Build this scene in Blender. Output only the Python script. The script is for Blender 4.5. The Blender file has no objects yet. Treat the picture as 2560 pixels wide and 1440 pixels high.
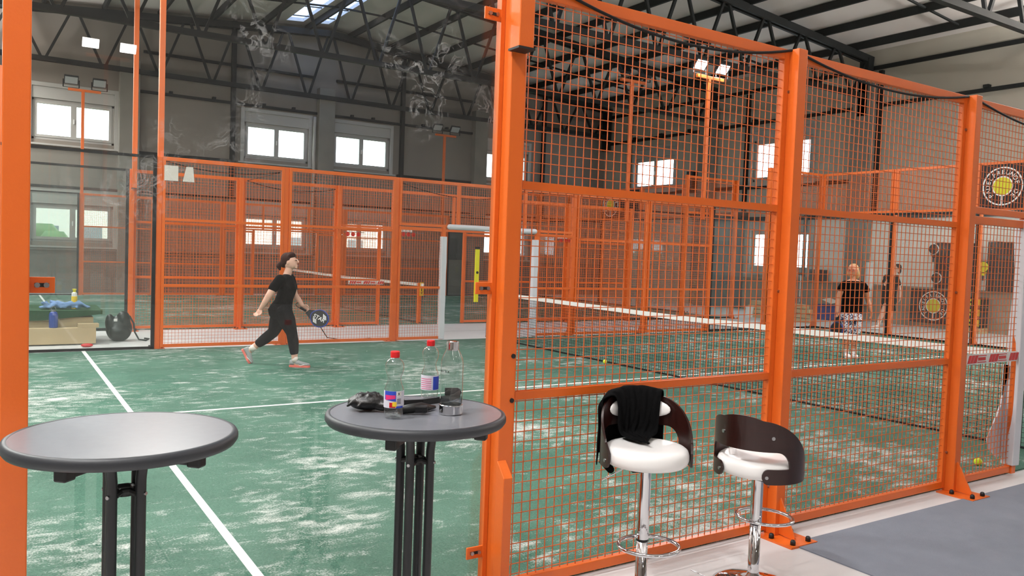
import bpy, bmesh, math, random
from mathutils import Vector, Matrix
random.seed(7)
PI = math.pi
sc = bpy.context.scene
COL = sc.collection

# ------------------------------------------------------------------ camera
CX, CY, CZ, YAW, PIT, ROL, F = -8.0802, -3.2285, 1.6744, 0.5756, -0.0436, 0.036, 2007.0
fw = Vector((math.sin(YAW)*math.cos(PIT), math.cos(YAW)*math.cos(PIT), math.sin(PIT)))
r0 = Vector((math.cos(YAW), -math.sin(YAW), 0)); u0 = r0.cross(fw)
r2 = math.cos(ROL)*r0 + math.sin(ROL)*u0; u2 = -math.sin(ROL)*r0 + math.cos(ROL)*u0
cam = bpy.data.objects.new('camera', bpy.data.cameras.new('camera')); COL.objects.link(cam)
cam.matrix_world = Matrix(((r2.x, u2.x, -fw.x, CX), (r2.y, u2.y, -fw.y, CY), (r2.z, u2.z, -fw.z, CZ), (0, 0, 0, 1)))
cam.data.sensor_width = 36; cam.data.lens = F/2560*36; cam.data.clip_end = 500; cam.data.clip_start = .05
sc.camera = cam
# ------------------------------------------------------------------ world, exposure
w = bpy.data.worlds.new('world'); sc.world = w; w.use_nodes = True
bg = w.node_tree.nodes['Background']; bg.inputs[0].default_value = (.86, .93, 1, 1); bg.inputs[1].default_value = 7.0
sc.cycles.transparent_max_bounces = 40; sc.cycles.max_bounces = 12
sc.view_settings.view_transform = 'Standard'; sc.view_settings.look = 'None'
sc.view_settings.exposure = 0.25; sc.view_settings.gamma = 1; sc.view_settings.use_curve_mapping = False
LAMP_W = 98.0        # watts of each lit court floodlight
FILL_UP_W = 700.0  # watts of each added fill light's upward half
FILL_DOWN_W = 160.0       # watts of each added fill light's downward half

def area(name, loc, size, power, target, color=(1, .98, .955), sy=None):
    l = bpy.data.lights.new(name, 'AREA'); l.energy = power; l.color = color
    l.shape = 'RECTANGLE'; l.size = size; l.size_y = sy or size
    o = bpy.data.objects.new(name, l); COL.objects.link(o); o.location = loc
    d = Vector(target)-Vector(loc)
    o.rotation_euler = d.to_track_quat('-Z', 'Y').to_euler()
    return o

# ------------------------------------------------------------------ materials
MT = {}
def lin(c): return tuple((x/12.92 if x <= .04045 else ((x+.055)/1.055)**2.4) for x in c)
def mat(name, rgb, rough=.5, metal=0, var=0, vs=8, bump=0, bs=60, spec=.5, coat=0):
    """rgb is sRGB 0-255"""
    m = bpy.data.materials.new(name); m.use_nodes = True; nt = m.node_tree; b = nt.nodes['Principled BSDF']
    c = lin([x/255 for x in rgb]) + (1,)
    b.inputs['Base Color'].default_value = c; b.inputs['Roughness'].default_value = rough
    b.inputs['Metallic'].default_value = metal; b.inputs['Specular IOR Level'].default_value = spec
    b.inputs['Coat Weight'].default_value = coat
    if var or bump:
        tc = nt.nodes.new('ShaderNodeTexCoord')
    if var:
        n = nt.nodes.new('ShaderNodeTexNoise'); n.inputs['Scale'].default_value = vs; n.inputs['Detail'].default_value = 6
        nt.links.new(tc.outputs['Object'], n.inputs['Vector'])
        mx = nt.nodes.new('ShaderNodeMix'); mx.data_type = 'RGBA'
        mx.inputs['A'].default_value = tuple(x*(1-var) for x in c[:3])+(1,); mx.inputs['B'].default_value = tuple(min(1, x*(1+var)) for x in c[:3])+(1,)
        nt.links.new(n.outputs['Fac'], mx.inputs['Factor']); nt.links.new(mx.outputs['Result'], b.inputs['Base Color'])
    if bump:
        n2 = nt.nodes.new('ShaderNodeTexNoise'); n2.inputs['Scale'].default_value = bs; n2.inputs['Detail'].default_value = 4
        nt.links.new(tc.outputs['Object'], n2.inputs['Vector'])
        bp = nt.nodes.new('ShaderNodeBump'); bp.inputs['Strength'].default_value = bump; bp.inputs['Distance'].default_value = .01
        nt.links.new(n2.outputs['Fac'], bp.inputs['Height']); nt.links.new(bp.outputs['Normal'], b.inputs['Normal'])
    MT[name] = m
    return m
mat('orange', (222, 104, 34), .36, bump=.05, bs=90)
mat('orange_wire', (214, 104, 44), .42)
mat('steel_dark', (20, 23, 22), .7, var=.3, vs=3)
mat('black', (16, 17, 18), .5)
mat('black_rubber', (12, 12, 13), .7)
mat('black_cloth', (9, 9, 10), .95, bump=.4, bs=40, spec=.12)
mat('nylon', (9, 9, 10), .4, bump=.5, bs=30)
mat('wall_plaster', (134, 126, 118), .85, var=.12, vs=1.1, bump=.1, bs=30)
mat('wall_panel_lit', (240, 237, 228), .6, var=.03, vs=.8)  # cream panelling, its colour lightened for the floodlight falling on it
mat('wall_pale_dimmed', (176, 171, 158), .7, var=.05, vs=.8)  # right wall colour darkened to paint in the light falloff higher up
mat('concrete', (128, 124, 116), .85, var=.2, vs=2.2, bump=.2, bs=25)
mat('masonry', (112, 108, 102), .9, var=.25, vs=1.8, bump=.25, bs=20)
mat('masonry_warm', (150, 138, 124), .9, var=.15, vs=1.8, bump=.2, bs=20)
mat('roof', (220, 213, 208), .8, var=.06, vs=.7)
mat('floor_concrete', (206, 204, 204), .55, var=.09, vs=1.6, bump=.05, bs=50)
mat('grey_mat', (124, 130, 142), .95, var=.14, vs=5, bump=.5, bs=220)
mat('pvc', (170, 168, 164), .5)
mat('white_pad', (214, 216, 222), .45, bump=.3, bs=9)
mat('white_tape', (226, 226, 222), .6)
mat('white', (238, 238, 236), .35)
mat('white_leather', (240, 239, 238), .28, bump=.02, bs=100)
mat('chrome', (215, 215, 218), .07, 1)
mat('steel', (170, 170, 172), .28, 1)
mat('zinc', (150, 150, 152), .35, 1)
mat('table_grey', (112, 114, 120), .27, var=.05, vs=30)
mat('table_rim', (46, 49, 54), .5)
mat('table_leg', (22, 24, 28), .4)
mat('red', (205, 22, 28), .4)
mat('label_blue', (45, 75, 190), .5)
mat('label_pink', (226, 50, 120), .5)
mat('label_yellow', (240, 205, 50), .5)
mat('label_pale', (214, 214, 226), .5)
mat('yellow', (232, 222, 30), .5)
mat('sign_yellow', (246, 206, 20), .5)
mat('logo_white', (226, 226, 224), .6)
mat('logo_ball', (206, 200, 40), .7)
mat('banner', (34, 24, 24), .7)
mat('wood', (192, 168, 130), .75, var=.15, vs=6, bump=.1, bs=30)
mat('green_felt', (34, 74, 40), .95, bump=.5, bs=200)
mat('blue', (30, 62, 150), .35)
mat('blue_dark', (40, 60, 130), .5)
mat('towel', (120, 150, 196), .95, bump=.6, bs=30)
mat('skin', (214, 168, 148), .55)
mat('skin_tan', (196, 138, 108), .55)
mat('sock', (222, 214, 206), .8)
mat('hair_brown', (52, 26, 20), .75, bump=.6, bs=60, spec=.2)
mat('hair_blonde', (190, 150, 100), .55, bump=.6, bs=60, var=.3, vs=14)
mat('shoe_grey', (150, 154, 154), .7)
mat('shoe_sole', (232, 120, 108), .6)
mat('shoe_white', (226, 222, 220), .6)
mat('hair_tie', (70, 150, 190), .5)
mat('leggings', (9, 9, 11), .85, spec=.15)
mat('lip', (178, 96, 88), .5)
mat('eye', (30, 24, 22), .3)
mat('door_grey', (96, 104, 106), .5, var=.15, vs=2)
mat('door_dark', (60, 60, 60), .6)
mat('paper', (214, 208, 200), .8)
mat('ball', (214, 232, 40), .9, bump=.5, bs=200)
mat('hedge', (74, 98, 60), .95, var=.5, vs=3)
mat('house_wall', (190, 180, 170), .9)
mat('house_roof', (120, 84, 70), .9)
mat('grass_outside', (110, 130, 90), 1, var=.3, vs=.6)
mat('lamp_body', (40, 42, 44), .5)

def wood_dark():
    m = mat('wenge', (58, 26, 18), .33, coat=.12); nt = m.node_tree; b = nt.nodes['Principled BSDF']
    tc = nt.nodes.new('ShaderNodeTexCoord'); mp = nt.nodes.new('ShaderNodeMapping'); mp.inputs['Scale'].default_value = (3, 3, 60)
    n = nt.nodes.new('ShaderNodeTexNoise'); n.inputs['Scale'].default_value = 2.5; n.inputs['Detail'].default_value = 5
    cr = nt.nodes.new('ShaderNodeValToRGB'); cr.color_ramp.elements[0].color = (*lin((.10, .035, .028)), 1); cr.color_ramp.elements[1].color = (*lin((.20, .075, .055)), 1)
    nt.links.new(tc.outputs['Object'], mp.inputs[0]); nt.links.new(mp.outputs[0], n.inputs[0]); nt.links.new(n.outputs[0], cr.inputs[0]); nt.links.new(cr.outputs[0], b.inputs['Base Color'])
wood_dark()

def turf():
    m = mat('turf', (60, 120, 84), .95); nt = m.node_tree; b = nt.nodes['Principled BSDF']; L = nt.links.new
    b.inputs['Specular IOR Level'].default_value = .25
    tc = nt.nodes.new('ShaderNodeTexCoord')
    def noise(scale, det, sxyz=(1, 1, 1), dist=0, rough=.55):
        mp = nt.nodes.new('ShaderNodeMapping'); mp.inputs['Scale'].default_value = sxyz
        n = nt.nodes.new('ShaderNodeTexNoise'); n.inputs['Scale'].default_value = scale; n.inputs['Detail'].default_value = det
        n.inputs['Distortion'].default_value = dist; n.inputs['Roughness'].default_value = rough
        L(tc.outputs['Object'], mp.inputs[0]); L(mp.outputs[0], n.inputs[0]); return n.outputs['Fac']
    def mth(op, a, c, clamp=False):
        x = nt.nodes.new('ShaderNodeMath'); x.operation = op; x.use_clamp = clamp
        for i, v in enumerate((a, c)):
            if isinstance(v, (int, float)): x.inputs[i].default_value = v
            else: L(v, x.inputs[i])
        return x.outputs[0]
    big = noise(.55, 3)                 # where sand lies thick
    patch = noise(4.6, 8, (1, 1.7, 1), .5, .68)   # its blotches
    grain = noise(90, 2)
    s = mth('ADD', mth('MULTIPLY', big, .75), patch)
    s = mth('ADD', s, mth('MULTIPLY', mth('SUBTRACT', grain, .5), .5))
    f = mth('MULTIPLY', mth('SUBTRACT', s, .91), 3.3, True)
    gcol = nt.nodes.new('ShaderNodeMix'); gcol.data_type = 'RGBA'
    gcol.inputs['A'].default_value = (*lin((.15, .30, .24)), 1); gcol.inputs['B'].default_value = (*lin((.37, .53, .46)), 1)
    gf = mth('MULTIPLY', mth('SUBTRACT', mth('ADD', mth('MULTIPLY', noise(120, 3, (1,1,1), 0, .8), 1.25), mth('MULTIPLY', noise(1.2, 4), .6)), .62), 1.6, True)
    L(gf, gcol.inputs['Factor'])
    mx = nt.nodes.new('ShaderNodeMix'); mx.data_type = 'RGBA'
    L(f, mx.inputs['Factor']); L(gcol.outputs['Result'], mx.inputs['A']); mx.inputs['B'].default_value = (*lin((.86, .86, .845)), 1)
    L(mx.outputs['Result'], b.inputs['Base Color'])
    bp = nt.nodes.new('ShaderNodeBump'); bp.inputs['Strength'].default_value = .6; bp.inputs['Distance'].default_value = .01
    L(noise(220, 2), bp.inputs['Height']); L(bp.outputs['Normal'], b.inputs['Normal'])
turf()

def glassy(name, tint, smudge=0.0, refl=1.0, rough=.0, haze=0.0):
    m = bpy.data.materials.new(name); m.use_nodes = True; nt = m.node_tree; nt.nodes.clear(); L = nt.links.new
    out = nt.nodes.new('ShaderNodeOutputMaterial'); tr = nt.nodes.new('ShaderNodeBsdfTransparent'); tr.inputs[0].default_value = (*tint, 1)
    gl = nt.nodes.new('ShaderNodeBsdfGlossy'); gl.inputs['Roughness'].default_value = rough
    ge = nt.nodes.new('ShaderNodeNewGeometry'); dt = nt.nodes.new('ShaderNodeVectorMath'); dt.operation = 'DOT_PRODUCT'
    L(ge.outputs['Normal'], dt.inputs[0]); L(ge.outputs['Incoming'], dt.inputs[1])
    def m1(op, a, c=0.0):
        x = nt.nodes.new('ShaderNodeMath'); x.operation = op
        for i, v in enumerate((a, c)):
            if isinstance(v, (int, float)): x.inputs[i].default_value = v
            else: L(v, x.inputs[i])
        return x
    p5 = m1('POWER', m1('SUBTRACT', 1.0, m1('ABSOLUTE', dt.outputs['Value']).outputs[0]).outputs[0], 5.0)      # Schlick
    ml = m1('MULTIPLY', m1('ADD', m1('MULTIPLY', p5.outputs[0], .96).outputs[0], .035).outputs[0], refl)
    mx = nt.nodes.new('ShaderNodeMixShader'); L(ml.outputs[0], mx.inputs[0]); L(tr.outputs[0], mx.inputs[1]); L(gl.outputs[0], mx.inputs[2])
    last = mx.outputs[0]
    if smudge or haze:
        tc = nt.nodes.new('ShaderNodeTexCoord')
        n1 = nt.nodes.new('ShaderNodeTexNoise'); n1.inputs['Scale'].default_value = 2.3; n1.inputs['Detail'].default_value = 2
        n2 = nt.nodes.new('ShaderNodeTexNoise'); n2.inputs['Scale'].default_value = 11; n2.inputs['Detail'].default_value = 7; n2.inputs['Distortion'].default_value = 2.2
        L(tc.outputs['Object'], n1.inputs[0]); L(tc.outputs['Object'], n2.inputs[0])
        def mth(op, a, c, clamp=False):
            x = nt.nodes.new('ShaderNodeMath'); x.operation = op; x.use_clamp = clamp
            for i, v in enumerate((a, c)):
                if isinstance(v, (int, float)): x.inputs[i].default_value = v
                else: L(v, x.inputs[i])
            return x.outputs[0]
        a = mth('MULTIPLY', mth('SUBTRACT', n1.outputs[0], .53), 7, True)
        # finger prints: thin ridges of the fine noise
        rdg = mth('MULTIPLY', mth('SUBTRACT', .035, mth('ABSOLUTE', mth('SUBTRACT', n2.outputs[0], .56), 0)), 28, True)
        sp = nt.nodes.new('ShaderNodeSeparateXYZ'); L(tc.outputs['Object'], sp.inputs[0])
        up = mth('ADD', mth('MULTIPLY', mth('SUBTRACT', sp.outputs['Z'], 1.55), 2.0, True), .08)      # hands and balls hit the pane high up
        f = mth('ADD', mth('MULTIPLY', mth('MULTIPLY', mth('MULTIPLY', a, rdg), up), smudge), haze)
        df = nt.nodes.new('ShaderNodeBsdfDiffuse'); df.inputs[0].default_value = (.85, .86, .86, 1)
        m2 = nt.nodes.new('ShaderNodeMixShader'); L(f, m2.inputs[0]); L(last, m2.inputs[1]); L(df.outputs[0], m2.inputs[2]); last = m2.outputs[0]
    L(last, out.inputs[0]); MT[name] = m
glassy('court_glass', (.95, .965, .955), smudge=.28, haze=.010)
glassy('far_glass', (.93, .955, .95), smudge=.15, haze=.02)
glassy('window_glass', (.97, .98, .98))
glassy('skylight_sheet', (.22, .28, .42), refl=.3)
glassy('skylight_fill', (.36, .38, .4), refl=.3)  # unseen side skylights, added to let in fill daylight
glassy('bottle_plastic', (.93, .945, .945), refl=2.2, rough=.03)
glassy('water', (.86, .9, .92), refl=1.0)
m = bpy.data.materials.new('lamp_lens_on'); m.use_nodes = True
b = m.node_tree.nodes['Principled BSDF']; b.inputs['Emission Color'].default_value = (1, .97, .93, 1); b.inputs['Emission Strength'].default_value = 22; MT['lamp_on'] = m
mat('lamp_off', (180, 182, 184), .15)
def shorts_mat():
    m = mat('flower_shorts', (220, 218, 224), .8); nt = m.node_tree; b = nt.nodes['Principled BSDF']
    tc = nt.nodes.new('ShaderNodeTexCoord'); n = nt.nodes.new('ShaderNodeTexNoise'); n.inputs['Scale'].default_value = 22; n.inputs['Detail'].default_value = 2; n.inputs['Distortion'].default_value = 1
    cr = nt.nodes.new('ShaderNodeValToRGB'); cr.color_ramp.interpolation = 'CONSTANT'; e = cr.color_ramp.elements
    e[0].color = (.03, .035, .09, 1); e[1].position = .42; e[1].color = (.2, .2, .3, 1)
    x = e.new(.47); x.color = (.78, .77, .8, 1); x = e.new(.62); x.color = (.5, .3, .4, 1); x = e.new(.64); x.color = (.04, .05, .12, 1)
    nt.links.new(tc.outputs['Object'], n.inputs[0]); nt.links.new(n.outputs[0], cr.inputs[0]); nt.links.new(cr.outputs[0], b.inputs['Base Color'])
shorts_mat()

# ------------------------------------------------------------------ mesh helpers
class MB:
    def __init__(s): s.v = []; s.f = []
    def add(s, vs, fs):
        n = len(s.v); s.v += [tuple(v) for v in vs]; s.f += [tuple(n+i for i in f) for f in fs]
    def box(s, x0, x1, y0, y1, z0, z1):
        x0, x1 = min(x0, x1), max(x0, x1); y0, y1 = min(y0, y1), max(y0, y1); z0, z1 = min(z0, z1), max(z0, z1)
        s.add([(x0, y0, z0), (x1, y0, z0), (x1, y1, z0), (x0, y1, z0), (x0, y0, z1), (x1, y0, z1), (x1, y1, z1), (x0, y1, z1)],
              [(0, 3, 2, 1), (4, 5, 6, 7), (0, 1, 5, 4), (1, 2, 6, 5), (2, 3, 7, 6), (3, 0, 4, 7)]); return s
    def cb(s, c, sx, sy, sz, R=None):
        """centred box with optional rotation matrix"""
        vs = [Vector((a*sx/2, b*sy/2, d*sz/2)) for a in (-1, 1) for b in (-1, 1) for d in (-1, 1)]
        if R: vs = [R @ v for v in vs]
        vs = [v+Vector(c) for v in vs]
        s.add(vs, [(0, 1, 3, 2), (4, 6, 7, 5), (0, 4, 5, 1), (2, 3, 7, 6), (0, 2, 6, 4), (1, 5, 7, 3)]); return s
    def bar(s, p, q, w, h=None):
        p, q = Vector(p), Vector(q); d = q-p; L = d.length
        R = d.to_track_quat('X', 'Z').to_matrix(); return s.cb((p+q)/2, L, w, h or w, R)
    def loft(s, rings, cap=True, close=True):
        n = len(rings[0]); vs = [v for r in rings for v in r]; fs = []
        for i in range(len(rings)-1):
            for j in range(n if close else n-1):
                k = (j+1) % n; fs.append((i*n+j, i*n+k, (i+1)*n+k, (i+1)*n+j))
        if cap: fs.append(tuple(range(n-1, -1, -1))); fs.append(tuple((len(rings)-1)*n+j for j in range(n)))
        s.add(vs, fs); return s
    def tube(s, pts, r, n=10, cap=True, flat=1.0, up=None):
        pts = [Vector(p) for p in pts]; R = r if isinstance(r, (list, tuple)) else [r]*len(pts)
        t0 = (pts[1]-pts[0]).normalized(); a = Vector(up) if up else (Vector((0, 0, 1)) if abs(t0.z) < .9 else Vector((1, 0, 0)))
        rings = []; prev = None
        for i, p in enumerate(pts):
            t = (pts[min(i+1, len(pts)-1)]-pts[max(i-1, 0)]).normalized()
            x = (a-t*a.dot(t)).normalized() if prev is None else (prev-t*prev.dot(t)).normalized()
            prev = x; y = t.cross(x)
            rings.append([p+(x*math.cos(2*PI*k/n)*flat+y*math.sin(2*PI*k/n))*R[i] for k in range(n)])
        return s.loft(rings, cap)
    def limb(s, pts, r, n=12):
        """tube with rounded ends"""
        pts = [Vector(p) for p in pts]; r = list(r)
        a = (pts[0]-pts[1]).normalized(); b = (pts[-1]-pts[-2]).normalized()
        P = [pts[0]+a*r[0]*c for c in (.95, .75, .4)] + pts + [pts[-1]+b*r[-1]*c for c in (.4, .75, .95)]
        R = [r[0]*c for c in (.3, .66, .92)] + r + [r[-1]*c for c in (.92, .66, .3)]
        return s.tube(P, R, n)
    def ell(s, c, rx, ry, rz, n=16, m=10, R=None):
        c = Vector(c); rings = []
        for i in range(1, m):
            ph = PI*i/m
            ring = [Vector((rx*math.sin(ph)*math.cos(2*PI*k/n), ry*math.sin(ph)*math.sin(2*PI*k/n), -rz*math.cos(ph))) for k in range(n)]
            if R: ring = [R @ v for v in ring]
            rings.append([c+v for v in ring])
        return s.loft(rings)
    def lathe(s, prof, c=(0, 0, 0), n=32, cap=True):
        c = Vector(c); return s.loft([[c+Vector((r*math.cos(2*PI*k/n), r*math.sin(2*PI*k/n), z)) for k in range(n)] for r, z in prof], cap)
    def disc(s, p, axis, r, h, n=12):
        p = Vector(p); a = Vector(axis).normalized(); return s.tube([p-a*h/2, p+a*h/2], r, n)
    def poly(s, pts, nrm, th):
        nrm = Vector(nrm); n = len(pts); a = [Vector(p)-nrm*th/2 for p in pts]; b = [Vector(p)+nrm*th/2 for p in pts]
        s.add(a+b, [tuple(range(n-1, -1, -1)), tuple(range(n, 2*n))]+[(i, (i+1) % n, n+(i+1) % n, n+i) for i in range(n)]); return s
    def build(s, name, m, parent=None, smooth=False, bevel=0, world=False, remesh=0, sub=0):
        me = bpy.data.meshes.new(name)
        off = Vector((0, 0, 0))
        if parent and world:
            p = parent
            while p: off += p.location; p = p.parent
        me.from_pydata([tuple(Vector(v)-off) for v in s.v], [], s.f); me.validate()
        bm = bmesh.new(); bm.from_mesh(me); bmesh.ops.recalc_face_normals(bm, faces=bm.faces[:]); bm.to_mesh(me); bm.free()
        me.materials.append(MT[m] if isinstance(m, str) else m)
        if smooth or remesh:
            me.polygons.foreach_set('use_smooth', [True]*len(me.polygons))
        o = bpy.data.objects.new(name, me); COL.objects.link(o)
        if parent: o.parent = parent
        if bevel:
            x = o.modifiers.new('b', 'BEVEL'); x.width = bevel; x.segments = 2; x.limit_method = 'ANGLE'
        if remesh:
            x = o.modifiers.new('r', 'REMESH'); x.mode = 'VOXEL'; x.voxel_size = remesh; x.use_smooth_shade = True
            x = o.modifiers.new('s', 'SMOOTH'); x.factor = .5; x.iterations = 4
        if sub:
            x = o.modifiers.new('s', 'SUBSURF'); x.levels = sub; x.render_levels = sub
        if smooth and not remesh and not sub:
            pass
        return o
def tag(o, label=None, cat=None, group=None, kind=None):
    if label: o['label'] = label
    if cat: o['category'] = cat
    if group: o['group'] = group
    if kind: o['kind'] = kind
    return o
def empty(name, loc, label=None, cat=None, group=None, rz=0, kind=None):
    o = bpy.data.objects.new(name, None); COL.objects.link(o); o.location = loc; o.rotation_euler = (0, 0, rz); o.empty_display_size = .1
    return tag(o, label, cat, group, kind)
def lettering(text, size, m, parent, frame, depth=.004, name='lettering', align='CENTER'):
    """frame: 4x4 matrix in parent's local space"""
    cu = bpy.data.curves.new('t', 'FONT'); cu.body = text; cu.size = size; cu.extrude = depth/2; cu.align_x = align; cu.align_y = 'CENTER'; cu.offset = size*.012
    t = bpy.data.objects.new('t', cu); COL.objects.link(t); bpy.context.view_layer.update()
    me = bpy.data.meshes.new_from_object(t.evaluated_get(bpy.context.evaluated_depsgraph_get())); bpy.data.objects.remove(t); me.transform(frame)
    me.materials.clear(); me.materials.append(MT[m]); me.name = name
    return me
def mesh_obj(me, name, parent=None):
    o = bpy.data.objects.new(name, me); COL.objects.link(o); o.parent = parent; return o
def join_meshes(mes, name, m):
    out = MB()
    for me in mes: out.add([v.co for v in me.vertices], [tuple(p.vertices) for p in me.polygons])
    me = bpy.data.meshes.new(name); me.from_pydata(out.v, [], out.f); me.materials.append(MT[m]); return me
def basis(o, x, y):
    x = Vector(x).normalized(); y = Vector(y).normalized(); z = x.cross(y)
    return Matrix(((x.x, y.x, z.x, o[0]), (x.y, y.y, z.y, o[1]), (x.z, y.z, z.z, o[2]), (0, 0, 0, 1)))

# ------------------------------------------------------------------ the hall
XL, XR, YN, YB = -10.8, 14.2, -19.3, 24.1
ZE, ZR, XRID = 8.15, 9.25, 1.65            # eaves, ridge
def zroof(x): return ZR-(ZR-ZE)*abs(x-XRID)/(XR-XRID)

def struct(o, label=None):
    o['kind'] = 'structure'
    if label: o['label'] = label
    return o
fl = MB(); fl.box(XL-.3, XR+.3, YN-.3, YB+.3, -.2, 0); struct(fl.build('floor', 'floor_concrete'), 'pale grey concrete hall floor')
jt = MB()   # saw joints of the slab
for y in (-.95, 11.45): jt.box(XL, XR, y-.004, y+.004, 0, .0015)
for x in (-7.3, -4.9, -1.2, 3, 8): jt.box(x-.004, x+.004, YN, -.2, 0, .0015)
struct(jt.build('trim_1', 'zinc'), 'thin joints sawn in the concrete floor')

def wall(name, axis, c, a0, a1, holes, m, th=.25, ztop=None, out=1):
    """axis 'x': wall in plane Y=c running along X; 'y': wall in plane X=c. holes (a0,a1,z0,z1)"""
    A = sorted({a0, a1} | {h[0] for h in holes} | {h[1] for h in holes} | ({XRID} if axis == 'x' else set()))
    Z = sorted({0, 7.6} | {h[2] for h in holes} | {h[3] for h in holes}); mb = MB()
    def cell(p, q, z0, z1, z1b=None):
        z1b = z1 if z1b is None else z1b
        if axis == 'x': vs = [(p, c, z0), (q, c, z0), (q, c, z1b), (p, c, z1), (p, c+th*out, z0), (q, c+th*out, z0), (q, c+th*out, z1b), (p, c+th*out, z1)]
        else: vs = [(c, p, z0), (c, q, z0), (c, q, z1b), (c, p, z1), (c+th*out, p, z0), (c+th*out, q, z0), (c+th*out, q, z1b), (c+th*out, p, z1)]
        mb.add(vs, [(0, 1, 2, 3), (7, 6, 5, 4), (0, 4, 5, 1), (1, 5, 6, 2), (2, 6, 7, 3), (3, 7, 4, 0)])
    for i in range(len(A)-1):
        for j in range(len(Z)-1):
            am, zm = (A[i]+A[i+1])/2, (Z[j]+Z[j+1])/2
            if any(h[0] < am < h[1] and h[2] < zm < h[3] for h in holes): continue
            cell(A[i], A[i+1], Z[j], Z[j+1])
        if axis == 'x': cell(A[i], A[i+1], 7.6, zroof(A[i]), zroof(A[i+1]))
        else: cell(A[i], A[i+1], 7.6, ZE)
    return struct(mb.build(name, m))

WN = [0]
def window(axis, c, a0, a1, z0, z1, inner, side_word, box=True):
    """opening a0..a1, z0..z1; inner = sign pointing into the room"""
    WN[0] += 1
    P = (lambda a, d, z: (a, c+inner*d, z)) if axis == 'x' else (lambda a, d, z: (c+inner*d, a, z))
    root = empty('window_%d' % WN[0], P((a0+a1)/2, 0, z0), kind='structure'); root['label'] = side_word
    def bx(mb, p, q, d0, d1, u, v):
        A, B = P(p, d0, u), P(q, d1, v); mb.box(A[0], B[0], A[1], B[1], A[2], B[2])
    fr = MB(); t = .07
    bx(fr, a0-.12, a0, -.0, .06, z0-.12, z1+.12); bx(fr, a1, a1+.12, -.0, .06, z0-.12, z1+.12)     # architrave
    bx(fr, a0, a1, 0, .06, z1, z1+.12)
    zt = z1-.34 if box else z1
    if box: bx(fr, a0, a1, -.2, .02, zt, z1)        # roller shutter box
    bx(fr, a0, a0+t, -.14, -.05, z0, zt); bx(fr, a1-t, a1, -.14, -.05, z0, zt)
    bx(fr, a0, a1, -.14, -.05, z0, z0+t); bx(fr, a0, a1, -.14, -.05, zt-t, zt)
    fr.build('window_frame', 'pvc', root, world=True, bevel=.006)
    mid = (a0+a1)/2
    for (p, q) in ((a0+t, mid-.0), (mid+.0, a1-t)):
        s = MB(); k = .075
        bx(s, p, p+k, -.13, -.03, z0+t, zt-t); bx(s, q-k, q, -.13, -.03, z0+t, zt-t)
        bx(s, p+k, q-k, -.13, -.03, z0+t, z0+t+k); bx(s, p+k, q-k, -.13, -.03, zt-t-k, zt-t)
        so = s.build('sash', 'pvc', root, world=True)
        g = MB(); bx(g, p+k, q-k, -.09, -.085, z0+t+k, zt-t-k); g.build('pane', 'window_glass', so, world=True)
    h = MB(); bx(h, mid-.015, mid+.015, -.03, 0, (z0+zt)/2-.07, (z0+zt)/2+.07); h.build('handle', 'white', root, world=True)
    sl = MB(); bx(sl, a0-.2, a1+.2, -.02, .14, z0-.17, z0-.12); sl.build('window_sill', 'pvc', root, world=True)

BW = [(-7.15, -4.98), (-1.12, 1.06), (1.93, 4.1), (7.98+.12, 10.2)]          # back wall
holes = [(a, b2, 4.5, 6.03) for a, b2 in BW] + [(a, b2, 1.52, 2.98) for a, b2 in BW] + [(6.35, 7.3, 0, 2.35)]
wall('wall_back', 'x', YB, XL, XR, holes, 'wall_plaster')
names = ['left of the white drainpipe side', 'behind the running player', 'right of the drainpipe', 'behind the tall orange post']
for (a, b2), n_ in zip(BW, ('nearest the left edge', 'left of the white drainpipe', 'right of the white drainpipe', 'beside the tall middle post')):
    window('x', YB, a, b2, 4.5, 6.03, -1, 'bright upper window of the back wall, '+n_)
    window('x', YB, a, b2, 1.52, 2.98, -1, 'lower window of the back wall, '+n_)
RW = [(13.5, 15.95, 4.45, 6.2), (19.75, 22.1, 4.45, 6.05), (13.4, 15.85, 1.4, 3.1)]
wall('wall_right', 'y', XR, YN, YB, RW, 'wall_pale_dimmed')
for h, n_ in zip(RW, ('bright upper window of the right wall, nearer one', 'bright upper window of the right wall, near the corner', 'lower window of the right wall behind a grey steel pipe')):
    window('y', XR, h[0], h[1], h[2], h[3], -1, n_)
wall('wall_near', 'x', YN, XL, XR, [], 'wall_plaster', out=-1)
wall('wall_left', 'y', XL, YN, YB, [], 'wall_plaster', out=-1)

# back wall furniture (fixed)
t = MB()
for z0, z1, x0, x1 in ((6.2, 6.28, -4.4, 7.8), (4.26, 4.4, -4.4, -1.4), (4.26, 4.4, 4.4, 7.8), (3.12, 3.18, XL, XR), (7.42, 7.5, 2.0, 7.6), (7.42, 7.5, -4.2, 1.2)):
    t.box(x0, x1, YB-.1, YB, z0, z1)
for x in (-3.4, -2.1, -.5, .5, 2.6, 3.4, 5.4, 6.4): t.box(x-.05, x+.05, YB-.12, YB, 6.28, 6.35)
struct(t.build('trim_2', 'steel_dark'), 'dark steel rails along the back wall')
for n_, x in enumerate((-7.7, -1.5, 4.55, 10.9)):
    t = MB(); t.box(x-.07, x+.07, YB-.14, YB-.0, 3.18, zroof(x)-.1); struct(t.build('trim_%d' % (3+n_), 'steel_dark'), 'dark steel upright on the back wall')
t = MB(); t.box(XL, XR, YB-.09, YB, 0, 1.28); t.box(XL, XR, YB-.14, YB, 1.28, 1.33); struct(t.build('trim_7', 'masonry'), 'stained grey concrete plinth along the back wall')
for n_, x in enumerate((-4.6, 1.6, 7.8)):
    t = MB(); t.box(x-.28, x+.28, YB-.32, YB, 0, 7.1); struct(t.build('trim_%d' % (8+n_), 'concrete', bevel=.01), 'grey concrete column on the back wall')
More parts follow.
